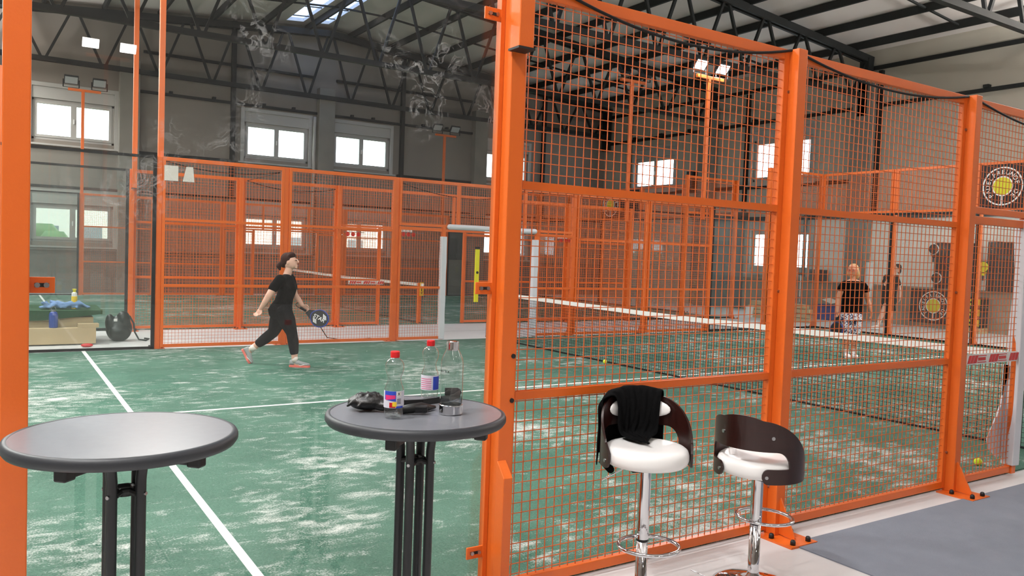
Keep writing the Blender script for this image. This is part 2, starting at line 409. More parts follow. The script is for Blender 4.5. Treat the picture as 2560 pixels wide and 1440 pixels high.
for n_, (y, x1) in enumerate(((11.6, .35), (17.9, .35), (5.4, .35))):
    t = MB(); t.box(XR-x1, XR, y-.33, y+.33, 0, 7.2); struct(t.build('trim_%d' % (11+n_), 'concrete', bevel=.01), 'grey concrete column on the right wall')
t = MB()
t.box(XR-.1, XR, YN, YB, 6.42, 6.52); t.box(XR-.1, XR, -19, 24, 7.55, 7.66); t.box(XR-.1, XR, 12, 24, 4.2, 4.32); t.box(XR-.12, XR, -10, 16.5, 3.1, 3.22)
for k in range(18): t.box(XR-.16, XR, 22-k*1.55, 22.14-k*1.55, 6.52, 6.6)
for k in range(14): t.box(XR-.16, XR, 16-k*1.55, 16.14-k*1.55, 3.22, 3.3)
for y in (11.2, 16.2, 22.4): t.box(XR-.12, XR, y-.06, y+.06, 3.2, 7.5)
struct(t.build('trim_14', 'steel_dark'), 'dark steel rails and uprights on the right wall')
t = MB(); t.box(XR-.1, XR, YN, 16.0, 0, 1.08); t.box(XR-.16, XR, YN, 16.0, 1.08, 1.13); struct(t.build('trim_15', 'masonry_warm'), 'bare masonry plinth along the right wall')
t = MB(); t.box(XR-.05, XR, YN, 13.25, 1.13, 3.1); struct(t.build('trim_16', 'wall_panel_lit'), 'pale cream wall panelling, floodlit brightness painted in, above the right wall plinth')
d = empty('door_1', (6.83, YB, 0), kind='structure'); d['label'] = 'dark grey door in the back wall'
x = MB().box(6.35, 7.3, YB+.02, YB+.08, 0, 2.35).build('door_leaf', 'door_dark', d, world=True)
MB().box(6.5, 6.62, YB-.06, YB+.02, 1.08, 1.11).build('door_handle', 'steel', x, world=True)
MB().box(6.28, 6.35, YB-.03, YB+.1, 0, 2.42).box(7.3, 7.37, YB-.03, YB+.1, 0, 2.42).box(6.28, 7.37, YB-.03, YB+.1, 2.35, 2.42).build('door_frame', 'steel_dark', d, world=True)
d = empty('door_2', (XR, 17.2, 0), kind='structure'); d['label'] = 'large grey sliding door on the right wall'
for k in range(3): MB().box(XR-.08-.02*k, XR-.04-.02*k, 16.15+k*.8, 17.0+k*.8, .02, 3.25).build('door_leaf', 'door_grey', d, world=True, bevel=.01)
MB().box(XR-.16, XR, 16.0, 18.7, 3.25, 3.4).build('door_rail', 'steel_dark', d, world=True)

# roof with ridge skylight slots, plus unseen side slots added for daylight fill
SKY = [(.05, .62, 12.2, 23.6), (.95, 1.5, 12.2, 23.6), (.05, .62, .5, 11.2), (-9.8, -8.6, -3, 12), (5.6, 6.8, 1, 9.5)]
ce = MB(); XS = sorted({XL-.3, XRID, XR+.3} | {h[0] for h in SKY} | {h[1] for h in SKY}); YS = sorted({YN-.3, YB+.3} | {h[2] for h in SKY} | {h[3] for h in SKY})
for i in range(len(XS)-1):
    for j in range(len(YS)-1):
        xm, ym = (XS[i]+XS[i+1])/2, (YS[j]+YS[j+1])/2
        if any(h[0] < xm < h[1] and h[2] < ym < h[3] for h in SKY): continue
        a, b2 = XS[i], XS[i+1]; za, zb = zroof(a), zroof(b2)
        ce.add([(a, YS[j], za), (b2, YS[j], zb), (b2, YS[j+1], zb), (a, YS[j+1], za), (a, YS[j], za+.12), (b2, YS[j], zb+.12), (b2, YS[j+1], zb+.12), (a, YS[j+1], za+.12)],
               [(0, 3, 2, 1), (4, 5, 6, 7), (0, 1, 5, 4), (1, 2, 6, 5), (2, 3, 7, 6), (3, 0, 4, 7)])
ceil = struct(ce.build('ceiling', 'roof'), 'pale panelled pitched roof above dark steel purlins')
for h in SKY:
    s = MB(); a, b2 = h[0], h[1]
    s.add([(a, h[2], zroof(a)+.05), (b2, h[2], zroof(b2)+.05), (b2, h[3], zroof(b2)+.05), (a, h[3], zroof(a)+.05)], [(0, 1, 2, 3)])
    o = s.build('skylight_sheet', 'skylight_sheet' if 0 < h[0] < 2 else 'skylight_fill', ceil)
    s = MB()
    k = h[2]
    while k < h[3]: s.bar((a, k, zroof(a)+.03), (b2, k, zroof(b2)+.03), .03); k += 1.2
    s.build('skylight_bar', 'steel_dark', o)
tn = [1.65+(k+.5)*1.55 for k in range(8)]      # panel points of the top chord, right half
tn = [3.3-x for x in tn][::-1]+tn
for x in tn:                                   # purlins run along the hall
    p = MB(); z = zroof(x)-.02; p.box(x-.04, x+.04, YN, YB, z-.2, z); p.build('purlin', 'steel_dark', ceil)
for y in (-4, 2.3, 8.5, 14.75, 20.9):
    p = MB()
    for i in range(len(tn)-1):
        if i % 2 == 0 or True: p.bar((tn[i], y, zroof(tn[i])-.14), (tn[i+1], y, zroof(tn[i+1])-.14), .05)
    p.build('tie_bar', 'steel_dark', ceil)
lbl = {23.75: 'lattice steel roof truss right against the back wall', 17.8: 'lattice steel roof truss next in front of the back wall one', 11.6: 'lattice steel roof truss over the far edge of the front court',
       5.4: 'lattice steel roof truss crossing the top right corner over the front court', -.8: 'lattice steel roof truss above the viewer'}
for Y in (23.75, 17.8, 11.6, 5.4, -.8):
    r = empty('roof_truss', (XRID, Y, 6.77), lbl[Y], 'roof truss', 'lattice roof trusses')
    zb = 6.77
    def zt(x): return zroof(x)-.3
    MB().box(XL+.05, XR-.05, Y-.07, Y+.07, zb-.07, zb+.07).build('bottom_chord', 'steel_dark', r, world=True)
    tc_ = MB()
    for dy in (-.09, .09):
        tc_.bar((XL+.05, Y+dy, zt(XL)), (XRID, Y+dy, zt(XRID)), .07, .2); tc_.bar((XRID, Y+dy, zt(XRID)), (XR-.05, Y+dy, zt(XR)), .07, .2)
    tc_.build('top_chord', 'steel_dark', r, world=True)
    bn = [1.65+(k)*1.55 for k in range(-8, 9)]; bn = [x-.0 for x in bn]
    bn = [.87+1.55*k for k in range(-7, 9)]
    tpn = [x+.775 for x in bn]
    for i, x in enumerate(bn):
        if not XL < x < XR: continue
        for tx in (x-.70, x+.70):
            if XL < tx < XR: MB().bar((x+(.04 if tx > x else -.04), Y, zb), (tx, Y, zt(tx)), .07).build('web_strut', 'steel_dark', r, world=True)
    for xx in (XL+.1, XR-.35): MB().box(xx, xx+.25, Y-.15, Y+.15, zb-.6, zt(xx)).build('end_bearing', 'steel_dark', r, world=True)

o = MB().tube([(1.2, YB-.2, 1.4), (1.2, YB-.2, 5.9), (1.2, YB-.2, 6.1)], .055, 12).build('drainpipe', 'pvc', smooth=True)
tag(o, 'white plastic drainpipe on the back wall between two upper windows', 'pipe')
o = MB().tube([(14.0, 11.15, .52), (14.0, 11.15, 1.78)], .13, 16).build('ventilation_pipe', 'white', smooth=True)
tag(o, 'short thick white pipe on the right wall beside the column', 'pipe')
o = MB().tube([(14.0, 13.5, 1.25), (14.0, 13.5, 3.3)], .06, 10).build('steel_pipe', 'zinc', smooth=True)
tag(o, 'grey upright steel pipe in front of the lower right window', 'pipe')

# outside
o = struct(MB().box(-60, 70, YB+.35, 130, -.3, -.15).build('ground', 'grass_outside'))
def house(x, y, w_, d_, h_, label):
    r = empty('house', (x, y, -.15), label, 'house')
    MB().box(x, x+w_, y, y+d_, -.15, h_).build('wall', 'house_wall', r, world=True)
    m_ = MB(); m_.add([(x-.3, y-.3, h_), (x+w_+.3, y-.3, h_), (x+w_+.3, y+d_+.3, h_), (x-.3, y+d_+.3, h_), (x+w_/2, y-.3, h_+w_*.35), (x+w_/2, y+d_+.3, h_+w_*.35)],
                      [(0, 1, 4), (2, 3, 5), (1, 2, 5, 4), (3, 0, 4, 5), (0, 3, 2, 1)]); m_.build('roof', 'house_roof', r, world=True)
    for k in range(3): MB().box(x+w_*(.15+.28*k), x+w_*(.3+.28*k), y-.03, y, 1, 2.3).build('house_window', 'door_grey', r, world=True)
house(11, 62, 9, 9, 5.4, 'pale gabled house outside, seen in the upper window right of the drainpipe')
house(-9.5, 50, 8, 8, 4.2, 'pale house outside behind the lowest left window')
hb = MB()
for k in range(26): hb.ell((-17+k*.45+random.uniform(-.2, .2), 36+random.uniform(-.5, .5), .8+random.uniform(-.3, .3)), .8, .7, 1.2+random.uniform(0, .4), 10, 7)
tag(hb.build('hedge', 'hedge', smooth=True), 'green hedge outside behind the lowest left window', 'hedge')

# ------------------------------------------------------------------ court pieces
def wires(mb, axis, c, a0, a1, z0, z1, pitch=.05, t=.004):
    """welded wire grid in the plane axis=c"""
    n = int(round((a1-a0)/pitch)); m_ = int(round((z1-z0)/pitch))
    for k in range(1, n):
        a = a0+(a1-a0)*k/n
        if axis == 'x': mb.box(a-t/2, a+t/2, c-t/2, c+t/2, z0, z1)
        else: mb.box(c-t/2, c+t/2, a-t/2, a+t/2, z0, z1)
    for k in range(1, m_):
        z = z0+(z1-z0)*k/m_
        if axis == 'x': mb.box(a0, a1, c-t*1.4, c-t*.5, z-t/2, z+t/2)
        else: mb.box(c-t*1.4, c-t*.5, a0, a1, z-t/2, z+t/2)
def pb(axis, c, mb, a0, a1, d0, d1, z0, z1):
    if axis == 'x': mb.box(a0, a1, c+d0, c+d1, z0, z1)
    else: mb.box(c+d0, c+d1, a0, a1, z0, z1)
    return mb
ZTOP = 2.95
def mesh_panel(axis, c, a0, a1, z0, z1, label, group, rails=(.985, 2.0), out=-1, pitch=.05):
    mid = (a0+a1)/2; loc = (mid, c, z0) if axis == 'x' else (c, mid, z0)
    r = empty('mesh_fence', loc, label, 'fence panel', group)
    w_ = .045; f = MB()
    d0, d1 = (-.02, .02)
    pb(axis, c, f, a0, a0+w_, d0, d1, z0, z1); pb(axis, c, f, a1-w_, a1, d0, d1, z0, z1)
    pb(axis, c, f, a0+w_, a1-w_, d0, d1, z0, z0+.05); pb(axis, c, f, a0+w_, a1-w_, d0, d1, z1-.06, z1)
    f.build('frame', 'orange', r, world=True, bevel=.003)
    for z in rails:
        if z0+.1 < z < z1-.1: pb(axis, c, MB(), a0+w_, a1-w_, d0, d1, z-.02, z+.02).build('cross_rail', 'orange', r, world=True)
    m_ = MB(); wires(m_, axis, c, a0+.02, a1-.02, z0+.02, z1-.03, pitch); m_.build('wire_mesh', 'orange_wire', r, world=True)
    return r
def glass_panel(axis, c, a0, a1, label, group, out, seal=True, z1=ZTOP-.02, m='far_glass', brackets=(), sealsides=(0, 0)):
    mid = (a0+a1)/2; loc = (mid, c, .02) if axis == 'x' else (c, mid, .02)
    r = empty('glass_screen', loc, label, 'glass panel', group)
    pb(axis, c, MB(), a0+.004, a1-.004, -.005, .005, .03, z1).build('pane', m, r, world=True)
    if seal:
        s = MB(); pb(axis, c, s, a0, a1, -.02, .02, .012, .05); pb(axis, c, s, a0, a1, -.015, .015, z1-.02, z1+.02)
        if sealsides[0]: pb(axis, c, s, a0-.01, a0+.04, -.02, .02, .012, z1+.02)
        if sealsides[1]: pb(axis, c, s, a1-.04, a1+.01, -.02, .02, .012, z1+.02)
        s.build('edge_seal', 'black_rubber', r, world=True)
    return r
def post(axis, x, y, h, label, group, out, foot=True, wd=.082, dp=.085, toe=None):
    """square post on the outer side of the fence line; out = outward sign"""
    r = empty('fence_post', (x, y, 0), label, 'post', group)
    m_ = MB()
    if axis == 'x': m_.box(x-wd/2, x+wd/2, y+out*.0, y+out*dp, .012, h)
    else: m_.box(x, x+out*dp, y-wd/2, y+wd/2, .012, h)
    m_.build('upright', 'orange', r, world=True, bevel=.004)
    if foot:
        p = MB(); g = MB(); bo = []
        if axis == 'x':
            p.box(x-.12, x+.12, y+out*.0, y+out*.27, 0, .012)
            g.poly([(x, y+out*dp, .02), (x, y+out*.2, .012), (x, y+out*.2, .03), (x, y+out*dp, .24)], (1, 0, 0), .01)
            bo = [(x-.085, y+out*.14), (x+.085, y+out*.14), (x+.0, y+out*.235)]
            if True: bo = [(x-.09, y+out*.1), (x+.09, y+out*.1), (x+.07, y+out*.24), (x-.07, y+out*.24)]
        else:
            p.box(x, x+out*.27, y-.12, y+.12, 0, .012)
            g.poly([(x+out*dp, y, .02), (x+out*.2, y, .012), (x+out*.2, y, .03), (x+out*dp, y, .24)], (0, 1, 0), .01)
            bo = [(x+out*.1, y-.09), (x+out*.1, y+.09), (x+out*.24, y+.07), (x+out*.24, y-.07)]
        po = p.build('base_plate', 'orange', r, world=True); g.build('gusset', 'orange', r, world=True)
        for bx_, by_ in bo: MB().lathe([(.016, .01), (.016, .03), (.012, .04), (.005, .043)], (bx_, by_, 0), 10).build('bolt_cap', 'black', po, world=True, smooth=True)
    return r
def screw(root, p, axis, r=.009, m='steel'):
    MB().disc(p, axis, r, .012, 10).build('screw', m, root, world=True, smooth=False)
def lamp_mast(x, y, out, lit, label, z0=2.6, top=0, dim=1.0):
    """out: outward sign in Y; lamps look into the court (-out)"""
    r = empty('light_mast', (x, y, z0), label, 'light mast', 'floodlight masts')
    yc = y+out*.125
    MB().box(x-.04, x+.04, yc-.04, yc+.04, z0, 5.84-top).build('pole', 'orange', r, world=True, bevel=.004)
    MB().box(x-.045, x+.045, yc-.045, yc+.045, z0-.004, z0+.006).build('end_cap', 'black', r, world=True)
    MB().box(x-.38, x+.46, yc-.04, yc+.04, 5.84-top, 5.91-top).build('cross_arm', 'orange', r, world=True, bevel=.004)
    for dx in (-.3, .42):
        cx, cz = x+dx, 6.15-top; tilt = math.radians(38)
        # local frame: lens normal looks to -out and down
        nrm = Vector((0, -out*math.cos(tilt), -math.sin(tilt))); up = Vector((0, -out*math.sin(tilt)*1, math.cos(tilt)))
        R = Matrix((Vector((1, 0, 0)), nrm, up)).transposed()
        bd = MB(); bd.cb((cx, yc, cz), .36, .07, .25, R)
        for k in range(7): bd.cb(Vector((cx-.15+.05*k, yc, cz))-nrm*.05, .012, .05, .22, R)
        L_ = bd.build('lamp', 'lamp_body', r, world=True)
        MB().cb(Vector((cx, yc, cz))+nrm*.038, .32, .006, .21, R).build('lens', 'lamp_on' if lit else 'lamp_off', L_, world=True)
        br = MB(); br.bar((cx-.2, yc, 5.93-top), (cx-.2, yc, cz), .012, .03); br.bar((cx+.2, yc, 5.93-top), (cx+.2, yc, cz), .012, .03); br.bar((cx-.2, yc, 5.93-top), (cx+.2, yc, 5.93-top), .03, .012)
        br.build('bracket', 'black', r, world=True)
        if lit:
            p = Vector((cx, yc, cz))+nrm*.06
            area('floodlight_glow', p, .30, LAMP_W*dim, p+nrm, sy=.2)
    return r

def net(y0, x=0, label='', fine=True):
    r = empty('padel_net', (x, y0+5, 0), label, 'net')
    pitch = .045 if fine else .07; t = .004 if fine else .005
    def ztop(y): return .88+.04*abs(y-5)/5
    m_ = MB(); n = int(10.2/pitch)
    for k in range(n+1):
        y = -.1+10.2*k/n; m_.bar((x+random.uniform(-.003, .003), y0+y, .03), (x, y0+y, ztop(y)-.03), t)
    nz = int(.85/pitch)
    for k in range(nz+1):
        f = k/nz
        for s0, s1 in ((-.1, 5), (5, 10.1)):
            m_.bar((x, y0+s0, .03+f*(ztop(s0)-.06)), (x, y0+s1, .03+f*(ztop(s1)-.06)), t)
    m_.build('net_mesh', 'black', r, world=True)
    m_ = MB(); m_.tube([(x, y0-.1, .035), (x+.02, y0+2.5, .028), (x, y0+5, .028), (x-.01, y0+7.5, .03), (x, y0+10.1, .035)], .012, 6); m_.build('bottom_cord', 'black', r, world=True)
    m_ = MB()
    for s0, s1 in ((-.1, 5), (5, 10.1)): m_.bar((x, y0+s0, ztop(s0)-.03), (x, y0+s1, ztop(s1)-.03), .014, .065)
    m_.build('top_band', 'white_tape', r, world=True)
    return r

def sponsor_strip(x0, x1, y, z, label, group):
    r = empty('striped_tape', ((x0+x1)/2, y, z), label, 'tape', group)
    MB().box(x0, x1, y-.003, y, z-.04, z+.04).build('backing', 'white_tape', r, world=True)
    red = MB(); n = 3; seg = (x1-x0)/5
    for s in range(5):
        a = x0+s*seg
        if s % 2 == 0:
            for k in range(3):
                q = a+.02+k*seg/3.4; red.poly([(q, y-.005, z-.03), (q+.035, y-.005, z-.03), (q+.06, y-.005, z+.03), (q+.025, y-.005, z+.03)], (0, 1, 0), .003)
        else:
            red.box(a+.01, a+seg-.02, y-.006, y-.003, z-.028, z-.022); red.box(a+.01, a+seg-.02, y-.006, y-.003, z+.022, z+.028); red.box(a+.02, a+seg-.03, y-.006, y-.003, z-.012, z+.012)
    red.build('red_marks', 'red', r, world=True)

def padding(x, y, z0, z1, label, r_=.055, group='white padding on door posts'):
    m_ = MB(); n = 14; rings = []
    for k in range(9):
        z = z0+(z1-z0)*k/8; s = 1+.06*math.sin(k*2.3)
        rings.append([(x+.058*s*max(-1, min(1, 1.35*math.cos(2*PI*j/n))), y+.055*s*max(-1, min(1, 1.35*math.sin(2*PI*j/n))), z) for j in range(n)])
    m_.loft(rings); o = m_.build('post_padding', 'white_pad', smooth=False, bevel=.004)
    return tag(o, label, 'padding', group)

DOOR = 1.05
def side(court, y, out, word, ci):
    """one long side of a court"""
    g = 'orange mesh panels of the '+court
    sx = {-6: -.045, -4: -.03, -2: -.02, -8: -.015} if (ci == 0 and out < 0) else {-6: .05}
    full = not (ci == 0 and out < 0)
    def L(t_): return ('%s, %s %s side' % (t_, court, word)).strip(' ,')
    order = {-8: 'among the left glass panes', -6: 'at the left glass corner', -4: 'second left of the doorway', -2: 'first left of the doorway', 2: 'first right of the doorway', 4: 'second right of the doorway', 6: 'at the right glass corner', 8: 'between the right glass panes', 10: 'at the right end corner'}
    near = {-8: 'wide orange post filling the left edge of the photo', -6: 'tall orange post in the middle behind the right bar table', -4: 'orange square post right behind the bare wooden back bar stool', -2: 'orange square post right of both stools, next to the ball'}
    xs = [-8, -6, -4, -2] + ([2, 4, 6, 8, 10] if full else [])
    for X in xs:
        lb = near[X] if not full else 'orange post, '+L(order[X])
        h = 4.0 if X in (8, 10, -8) else ZTOP
        p = post('x', X+sx.get(X, 0), y, h, lb, 'fence posts of the '+court, out, toe=None)
        if X in (-4, -2) and not full:
            screw(p, (X-.07, y-.024, 1.5), (0, 1, 0)); screw(p, (X-.07, y-.024, 2.7), (0, 1, 0)); screw(p, (X-.07, y-.024, .3), (0, 1, 0))
        if X == -6 and not full:
            MB().disc((X-.02+.0, y-.088, .98), (0, 1, 0), .011, .006, 12).build('bolt_hole', 'black', p, world=True)
            MB().disc((X-.02, y-.088, 1.19), (0, 1, 0), .011, .006, 12).build('bolt_hole', 'black', p, world=True)
            MB().poly([(-6.065, -.085, 0), (-6.065, -.15, 0), (-6.065, -.15, .63), (-6.065, -.085, .70)], (1, 0, 0), .05).build('foot_strut', 'orange', p, world=True, bevel=.003)
    # panels
    mp = [(-6, -4), (-4, -2)] + ([(2, 4), (4, 6)] if full else [])
    for a, b2 in mp:
        a_, b_ = a+sx.get(a, 0)+.042, b2+sx.get(b2, 0)-.042
        if not full: lb = {-6: 'orange wire mesh panel behind the stool with the black shirt', -4: 'orange wire mesh panel between the two right orange posts behind the bare stool'}[a]
        else: lb = 'orange wire mesh panel, '+L({-6: 'next to the left glass', -4: 'nearer the net on the left', 2: 'nearer the net on the right', 4: 'next to the right glass'}[a])
        mesh_panel('x', y, a_, b_, .03, ZTOP, lb, g)
    for s in ((-1,) if not full else (-1, 1)):
        e0, e1 = sorted((s*(2.0)-s*.042, s*DOOR)); w2 = 'left' if s < 0 else 'right'
        mesh_panel('x', y, e0, e1, .03, 2.08, ('short orange mesh panel left of the white padded post' if not full else 'short orange mesh panel beside the %s doorway post, ' % w2+L('')).replace('  ', ' '), g)
        j = MB().box(s*DOOR-.03, s*DOOR+.03, y-.03+out*0, y+.03, .02, 2.1).build('door_jamb', 'orange')
        tag(j, 'orange doorway jamb under the padding, '+w2+', '+L('') if full else 'orange doorway jamb beside the white cover at the right edge', 'jamb')
    st = mesh_panel('x', y, -1.96, 1.96, 2.1, ZTOP, 'orange mesh strip over the doorway, '+L(''), g, rails=())
    MB().box(-.78, -.72, y-.02, y+.02, 2.15, ZTOP-.06).box(.72, .78, y-.02, y+.02, 2.15, ZTOP-.06).build('mullion', 'orange', st, world=True)
    # glass
    if full:
        glass_panel('x', y, -7.99, -6.0, 'clear glass pane left of the mesh corner, '+L(''), 'glass panes of the '+court, out, sealsides=(0, 1))
        glass_panel('x', y, -10, -8.03, 'leftmost clear glass pane, '+L(''), 'glass panes of the '+court, out)
        for a, b2, q in ((6.02, 7.97, 'first'), (8.03, 9.98, 'second')):
            glass_panel('x', y, a, b2, q+' glass pane right of the mesh, '+L(''), 'glass panes of the '+court, out, sealsides=(1, 0))
        mesh_panel('x', y, 8.04, 9.96, ZTOP+.01, 4.0, 'orange mesh strip above the end glass, '+L(''), g, rails=())
    else:
        r = glass_panel('x', y, -7.975, -6.10, 'big smudged clear glass pane behind the two bar tables', 'glass panes of the '+court, out, seal=False, m='court_glass', z1=2.93)
        MB().box(-6.11, -6.088, -.02, .02, .02, 2.95).build('edge_profile', 'orange', r, world=True)
        for (bx0, bx1) in ((-7.975, -7.895), (-6.195, -6.105)):
            for z in ((.25, 1.505, 2.77)):
                bk = MB().box(bx0, bx1, -.016, -.006, z-.028, z+.028).build('bracket', 'orange', r, world=True, bevel=.002)
                MB().box(bx0+.018, bx1-.018, -.018, -.012, z-.007, z+.007).build('slot', 'black', bk, world=True)
                for q in (bx0+.026, bx1-.026): MB().disc((q, -.02, z), (0, 1, 0), .009, .01, 12).build('bolt', 'steel', bk, world=True)
        glass_panel('x', y, -10, -8.06, 'clear glass pane at the extreme left edge of the photo', 'glass panes of the '+court, out, m='far_glass')
        mesh_panel('x', y, -10, -8.06, ZTOP+.01, 4.0, 'orange mesh sliver above the extreme left glass', g, rails=())
    # light masts
    for X in (-6, 6):
        lit = ci == 0
        xx = X+(-.2 if X > 0 else (.08 if full else -.06))
        lamp_mast(xx, y, out, lit, 'tall orange mast with %s floodlights, %s half, ' % ('lit' if lit else 'dark', 'left' if X < 0 else 'right')+L(''), 2.6, -.35 if (ci == 1 and out < 0) else 0)

def court(y0, ci, word):
    o = MB().box(-10, 10, y0+.03, y0+9.97, 0, .012).build('turf', 'turf'); tag(o, 'sand-strewn green artificial turf of the '+word, 'turf')
    z = .0125
    for nm, bxs in (('service_line', [(-6.975, -6.925, y0+.02, y0+9.98)]), ('service_line', [(6.925, 6.975, y0+.02, y0+9.98)]), ('centre_line', [(-6.925, 6.925, y0+4.975, y0+5.025)])):
        m_ = MB(); [m_.box(q[0], q[1], q[2], q[3], z-.001, z+.0015) for q in bxs]; m_.build(nm, 'white_tape', o)
    side(word, y0, -1, 'near', ci); side(word, y0+10, 1, 'far', ci)
    # right hand end wall: glass 3 m + mesh to 4 m
    ys = [2, 4, 6, 8] if ci == 0 else [2, 4, 6, 8]
    for k, yy in enumerate(ys):
        post('y', 10.0, y0+yy, 4.0, 'orange post at the glass end of the %s, %s from the far corner' % (word, ('fourth', 'third', 'second', 'first')[k]), 'fence posts of the '+word, 1)
    for k, (a, b2) in enumerate(((8, 10), (6, 8), (4, 6), (2, 4))):
        wd = ('first', 'second', 'third', 'fourth')[k]
        glass_panel('y', 10.0, y0+a+.02, y0+b2-.02, 'end wall glass pane of the %s, %s from the far corner' % (word, wd), 'end glass of the '+word, 1, sealsides=(1, 0))
        mesh_panel('y', 10.0, y0+a+.042, y0+b2-.042, ZTOP+.01, 4.0, 'orange mesh strip above end glass, %s, %s from the far corner' % (word, wd), 'orange mesh panels of the '+word, rails=())
    net(y0, 0, ('black padel net with white top band across the front court' if ci == 0 else 'padel net of the rear court with a white top band'), fine=ci == 0)
    for yy, q in ((y0+.12, 'near'), (y0+9.88, 'far')):
        p = MB().box(-.04, .04, yy-.04, yy+.04, .012, .93).build('net_post', 'orange' if not (ci == 0 and q == 'far') else 'white_pad', bevel=.006)
        tag(p, '%s net post, %s end of the net, %s' % ('white wrapped' if (ci == 0 and q == 'far') else 'orange', q, word), 'net post')
court(0, 0, 'front court')
Y2 = 12.93
court(Y2, 1, 'rear court')

# ------------------------------------------------------------------ added hall fill lights and the mast of the court behind the viewer
def fill_pendant(x, y, rz, lb, grp, k=1.0, ku=1.0):  # unseen fill light, added to brighten post sides, walls and roof
    r = empty('fill_light', (x, y, 6.6), lb, 'added fill light', grp, rz=rz)
    MB().box(-.75, .75, -.15, .15, -.05, .05).build('housing', 'white', r)
    MB().box(-.72, .72, -.12, .12, -.065, -.05).build('fill_diffuser', 'lamp_on', r)
    MB().box(-.72, .72, -.12, .12, .05, .06).build('fill_top_diffuser', 'lamp_on', r)
    MB().bar((-.5, 0, .05), (-.5, 0, zroof(x)-6.62), .02).bar((.5, 0, .05), (.5, 0, zroof(x)-6.62), .02).build('hanger', 'steel_dark', r)
    for dz, pw in ((-.1, FILL_DOWN_W*k), (.1, FILL_UP_W*ku)):
        l = area('fill_light_glow', (x, y, 6.6+dz), 1.4, pw, (x+.001, y, 6.6+dz*9), sy=.3)
for y in (-11, -6, -1, 5, 11, 17, 22): fill_pendant(-9.6, y, PI/2, 'added long white fill light over the left aisle, out of the photo', 'added fill lights over the left aisle', .02 if y < -2 else 2.0, .2 if y < -2 else .42)
for y in (2.2, -2.5): fill_pendant(12.4, y, PI/2, 'added long white fill light over the right aisle, out of the photo', 'added fill lights over the right aisle', .3, 1.9)
for x in (-3.5, 2.5, 8.5): fill_pendant(x, -9.0, 0, 'added long white fill light behind the viewer, above the walkway', 'added fill lights over the walkway', .02, .2)
lamp_mast(-6.06, -16.0, -1, True, 'tall orange mast of the court behind the viewer, floodlights lit', .012, .34, .12)

# ------------------------------------------------------------------ loose floor pieces
o = MB().box(-4.08, 4.5, -3.4, -.2, 0, .007).build('floor_mat', 'grey_mat'); tag(o, 'large flat grey felt mat on the concrete at the lower right', 'mat')
def ball(x, y, label):
    r = MB().ell((0, 0, 0), .033, .033, .033, 20, 14).build('tennis_ball', 'ball', smooth=True); r.location = (x, y, .0455); tag(r, label, 'ball')
    m_ = MB(); pts = []
    for k in range(41):
        t = 2*PI*k/40; p = Vector((math.cos(t)+.35*math.cos(3*t), math.sin(t)-.35*math.sin(3*t), .9*math.sin(2*t))).normalized()*.0335; pts.append(p)
    m_.tube(pts, .0012, 5, cap=False); m_.build('seam', 'white', r)
ball(-1.03, .26, 'yellow ball by the white cover at the lower right'); ball(-.1, 6.35, 'yellow ball lying at the foot of the net')

# cables
def cable(pts, label, r_=.007, m='black_rubber'):
    o = MB().tube(pts, r_, 8).build('cable', m, smooth=True); tag(o, label, 'cable', None)
def sag(p, q, d, n=24):
    p, q = Vector(p), Vector(q); return [p.lerp(q, k/n)-Vector((0, 0, d*4*(k/n)*(1-k/n))) for k in range(n+1)]
cable(sag((-6.03, -.03, 3.02), (-4.09, -.03, 2.94), .14)+[Vector((-4.0, -.03, 2.96))], 'black cable sagging along the top rail behind the shirt stool', .008)
cable(sag((-3.98, -.03, 2.94), (-2.07, -.03, 2.94), .09), 'black cable sagging along the top rail between right posts', .008)
cable(sag((-1.96, -.03, 2.94), (0.4, -.03, 2.94), .12), 'black cable sagging along the top rail at the right edge', .008)
cable(sag((-5.9, 10.05, 2.9), (-4.1, 10.05, 2.86), .1)+sag((-3.9, 12.85, 2.9), (-2.1, 12.85, 2.86), .12), 'thin dark cable along the far fence top left of the drainpipe', .008)
cable(sag((-1.9, 10.05, 2.86), (.6, 10.05, 2.8), .16), 'thin dark cable along the far fence top over the doorway', .008)
cable([(-3.35, 10.12, .5), (-3.33, 10.14, .3), (-3.15, 10.25, .08), (-2.8, 10.4, .012), (-2.4, 10.5, .012), (-2.28, 10.42, .03), (-2.2, 10.5, .012)], 'thin black cable dropping to the concrete behind the far fence', .008)

# paddings, covers and stickers round the doorways
padding(-1.05, 10.0, .03, 1.93, 'white wrapped padding on the left jamb of the far doorway')
padding(1.02, 10.0, .03, 1.95, 'white wrapped padding on the right jamb of the far doorway')
o = MB().limb([(-.95, 9.96, 2.115), (-.4, 9.96, 2.118), (.3, 9.96, 2.11), (.97, 9.96, 2.115)], [.05]*4, 14).build('lintel_padding', 'white_pad', smooth=True)
tag(o, 'white foam roll along the top of the far doorway', 'padding')
o = MB().loft([[(-1.11+.015*math.sin(z*2), -.045, z), (-1.03, -.06, z), (-.985, -.04, z), (-.99, .045, z), (-1.09, .05+.01*math.sin(z*7), z)] for z in [.09+.2*k for k in range(11)]]).build('jamb_cover', 'white_pad', bevel=.006)
tag(o, 'long white cover hanging on the doorway post at the right edge', 'cover')
f_ = MB(); rr = []
for k in range(10):
    z = .14+k*.085; wv = .24*math.sin(PI*min(1, (k+.6)/6))*(1 if k < 6 else (10-k)/4)
    rr.append([(-1.1-wv, .05+.02*math.sin(k*1.3), z), (-1.1-wv*.5, .075, z), (-1.02, .08, z), (-1.02, .074, z), (-1.1-wv*.5, .069, z), (-1.1-wv, .045+.02*math.sin(k*1.3), z)])
f_.loft(rr).build('loose_flap', 'white_pad', o)
sponsor_strip(-1.9, -1.12, -.035, .99, 'white and red striped tape beside the white cover', None)
sponsor_strip(-1.75, -.95, Y2-.035, .93, 'white and red striped tape on the rear court fence', None)
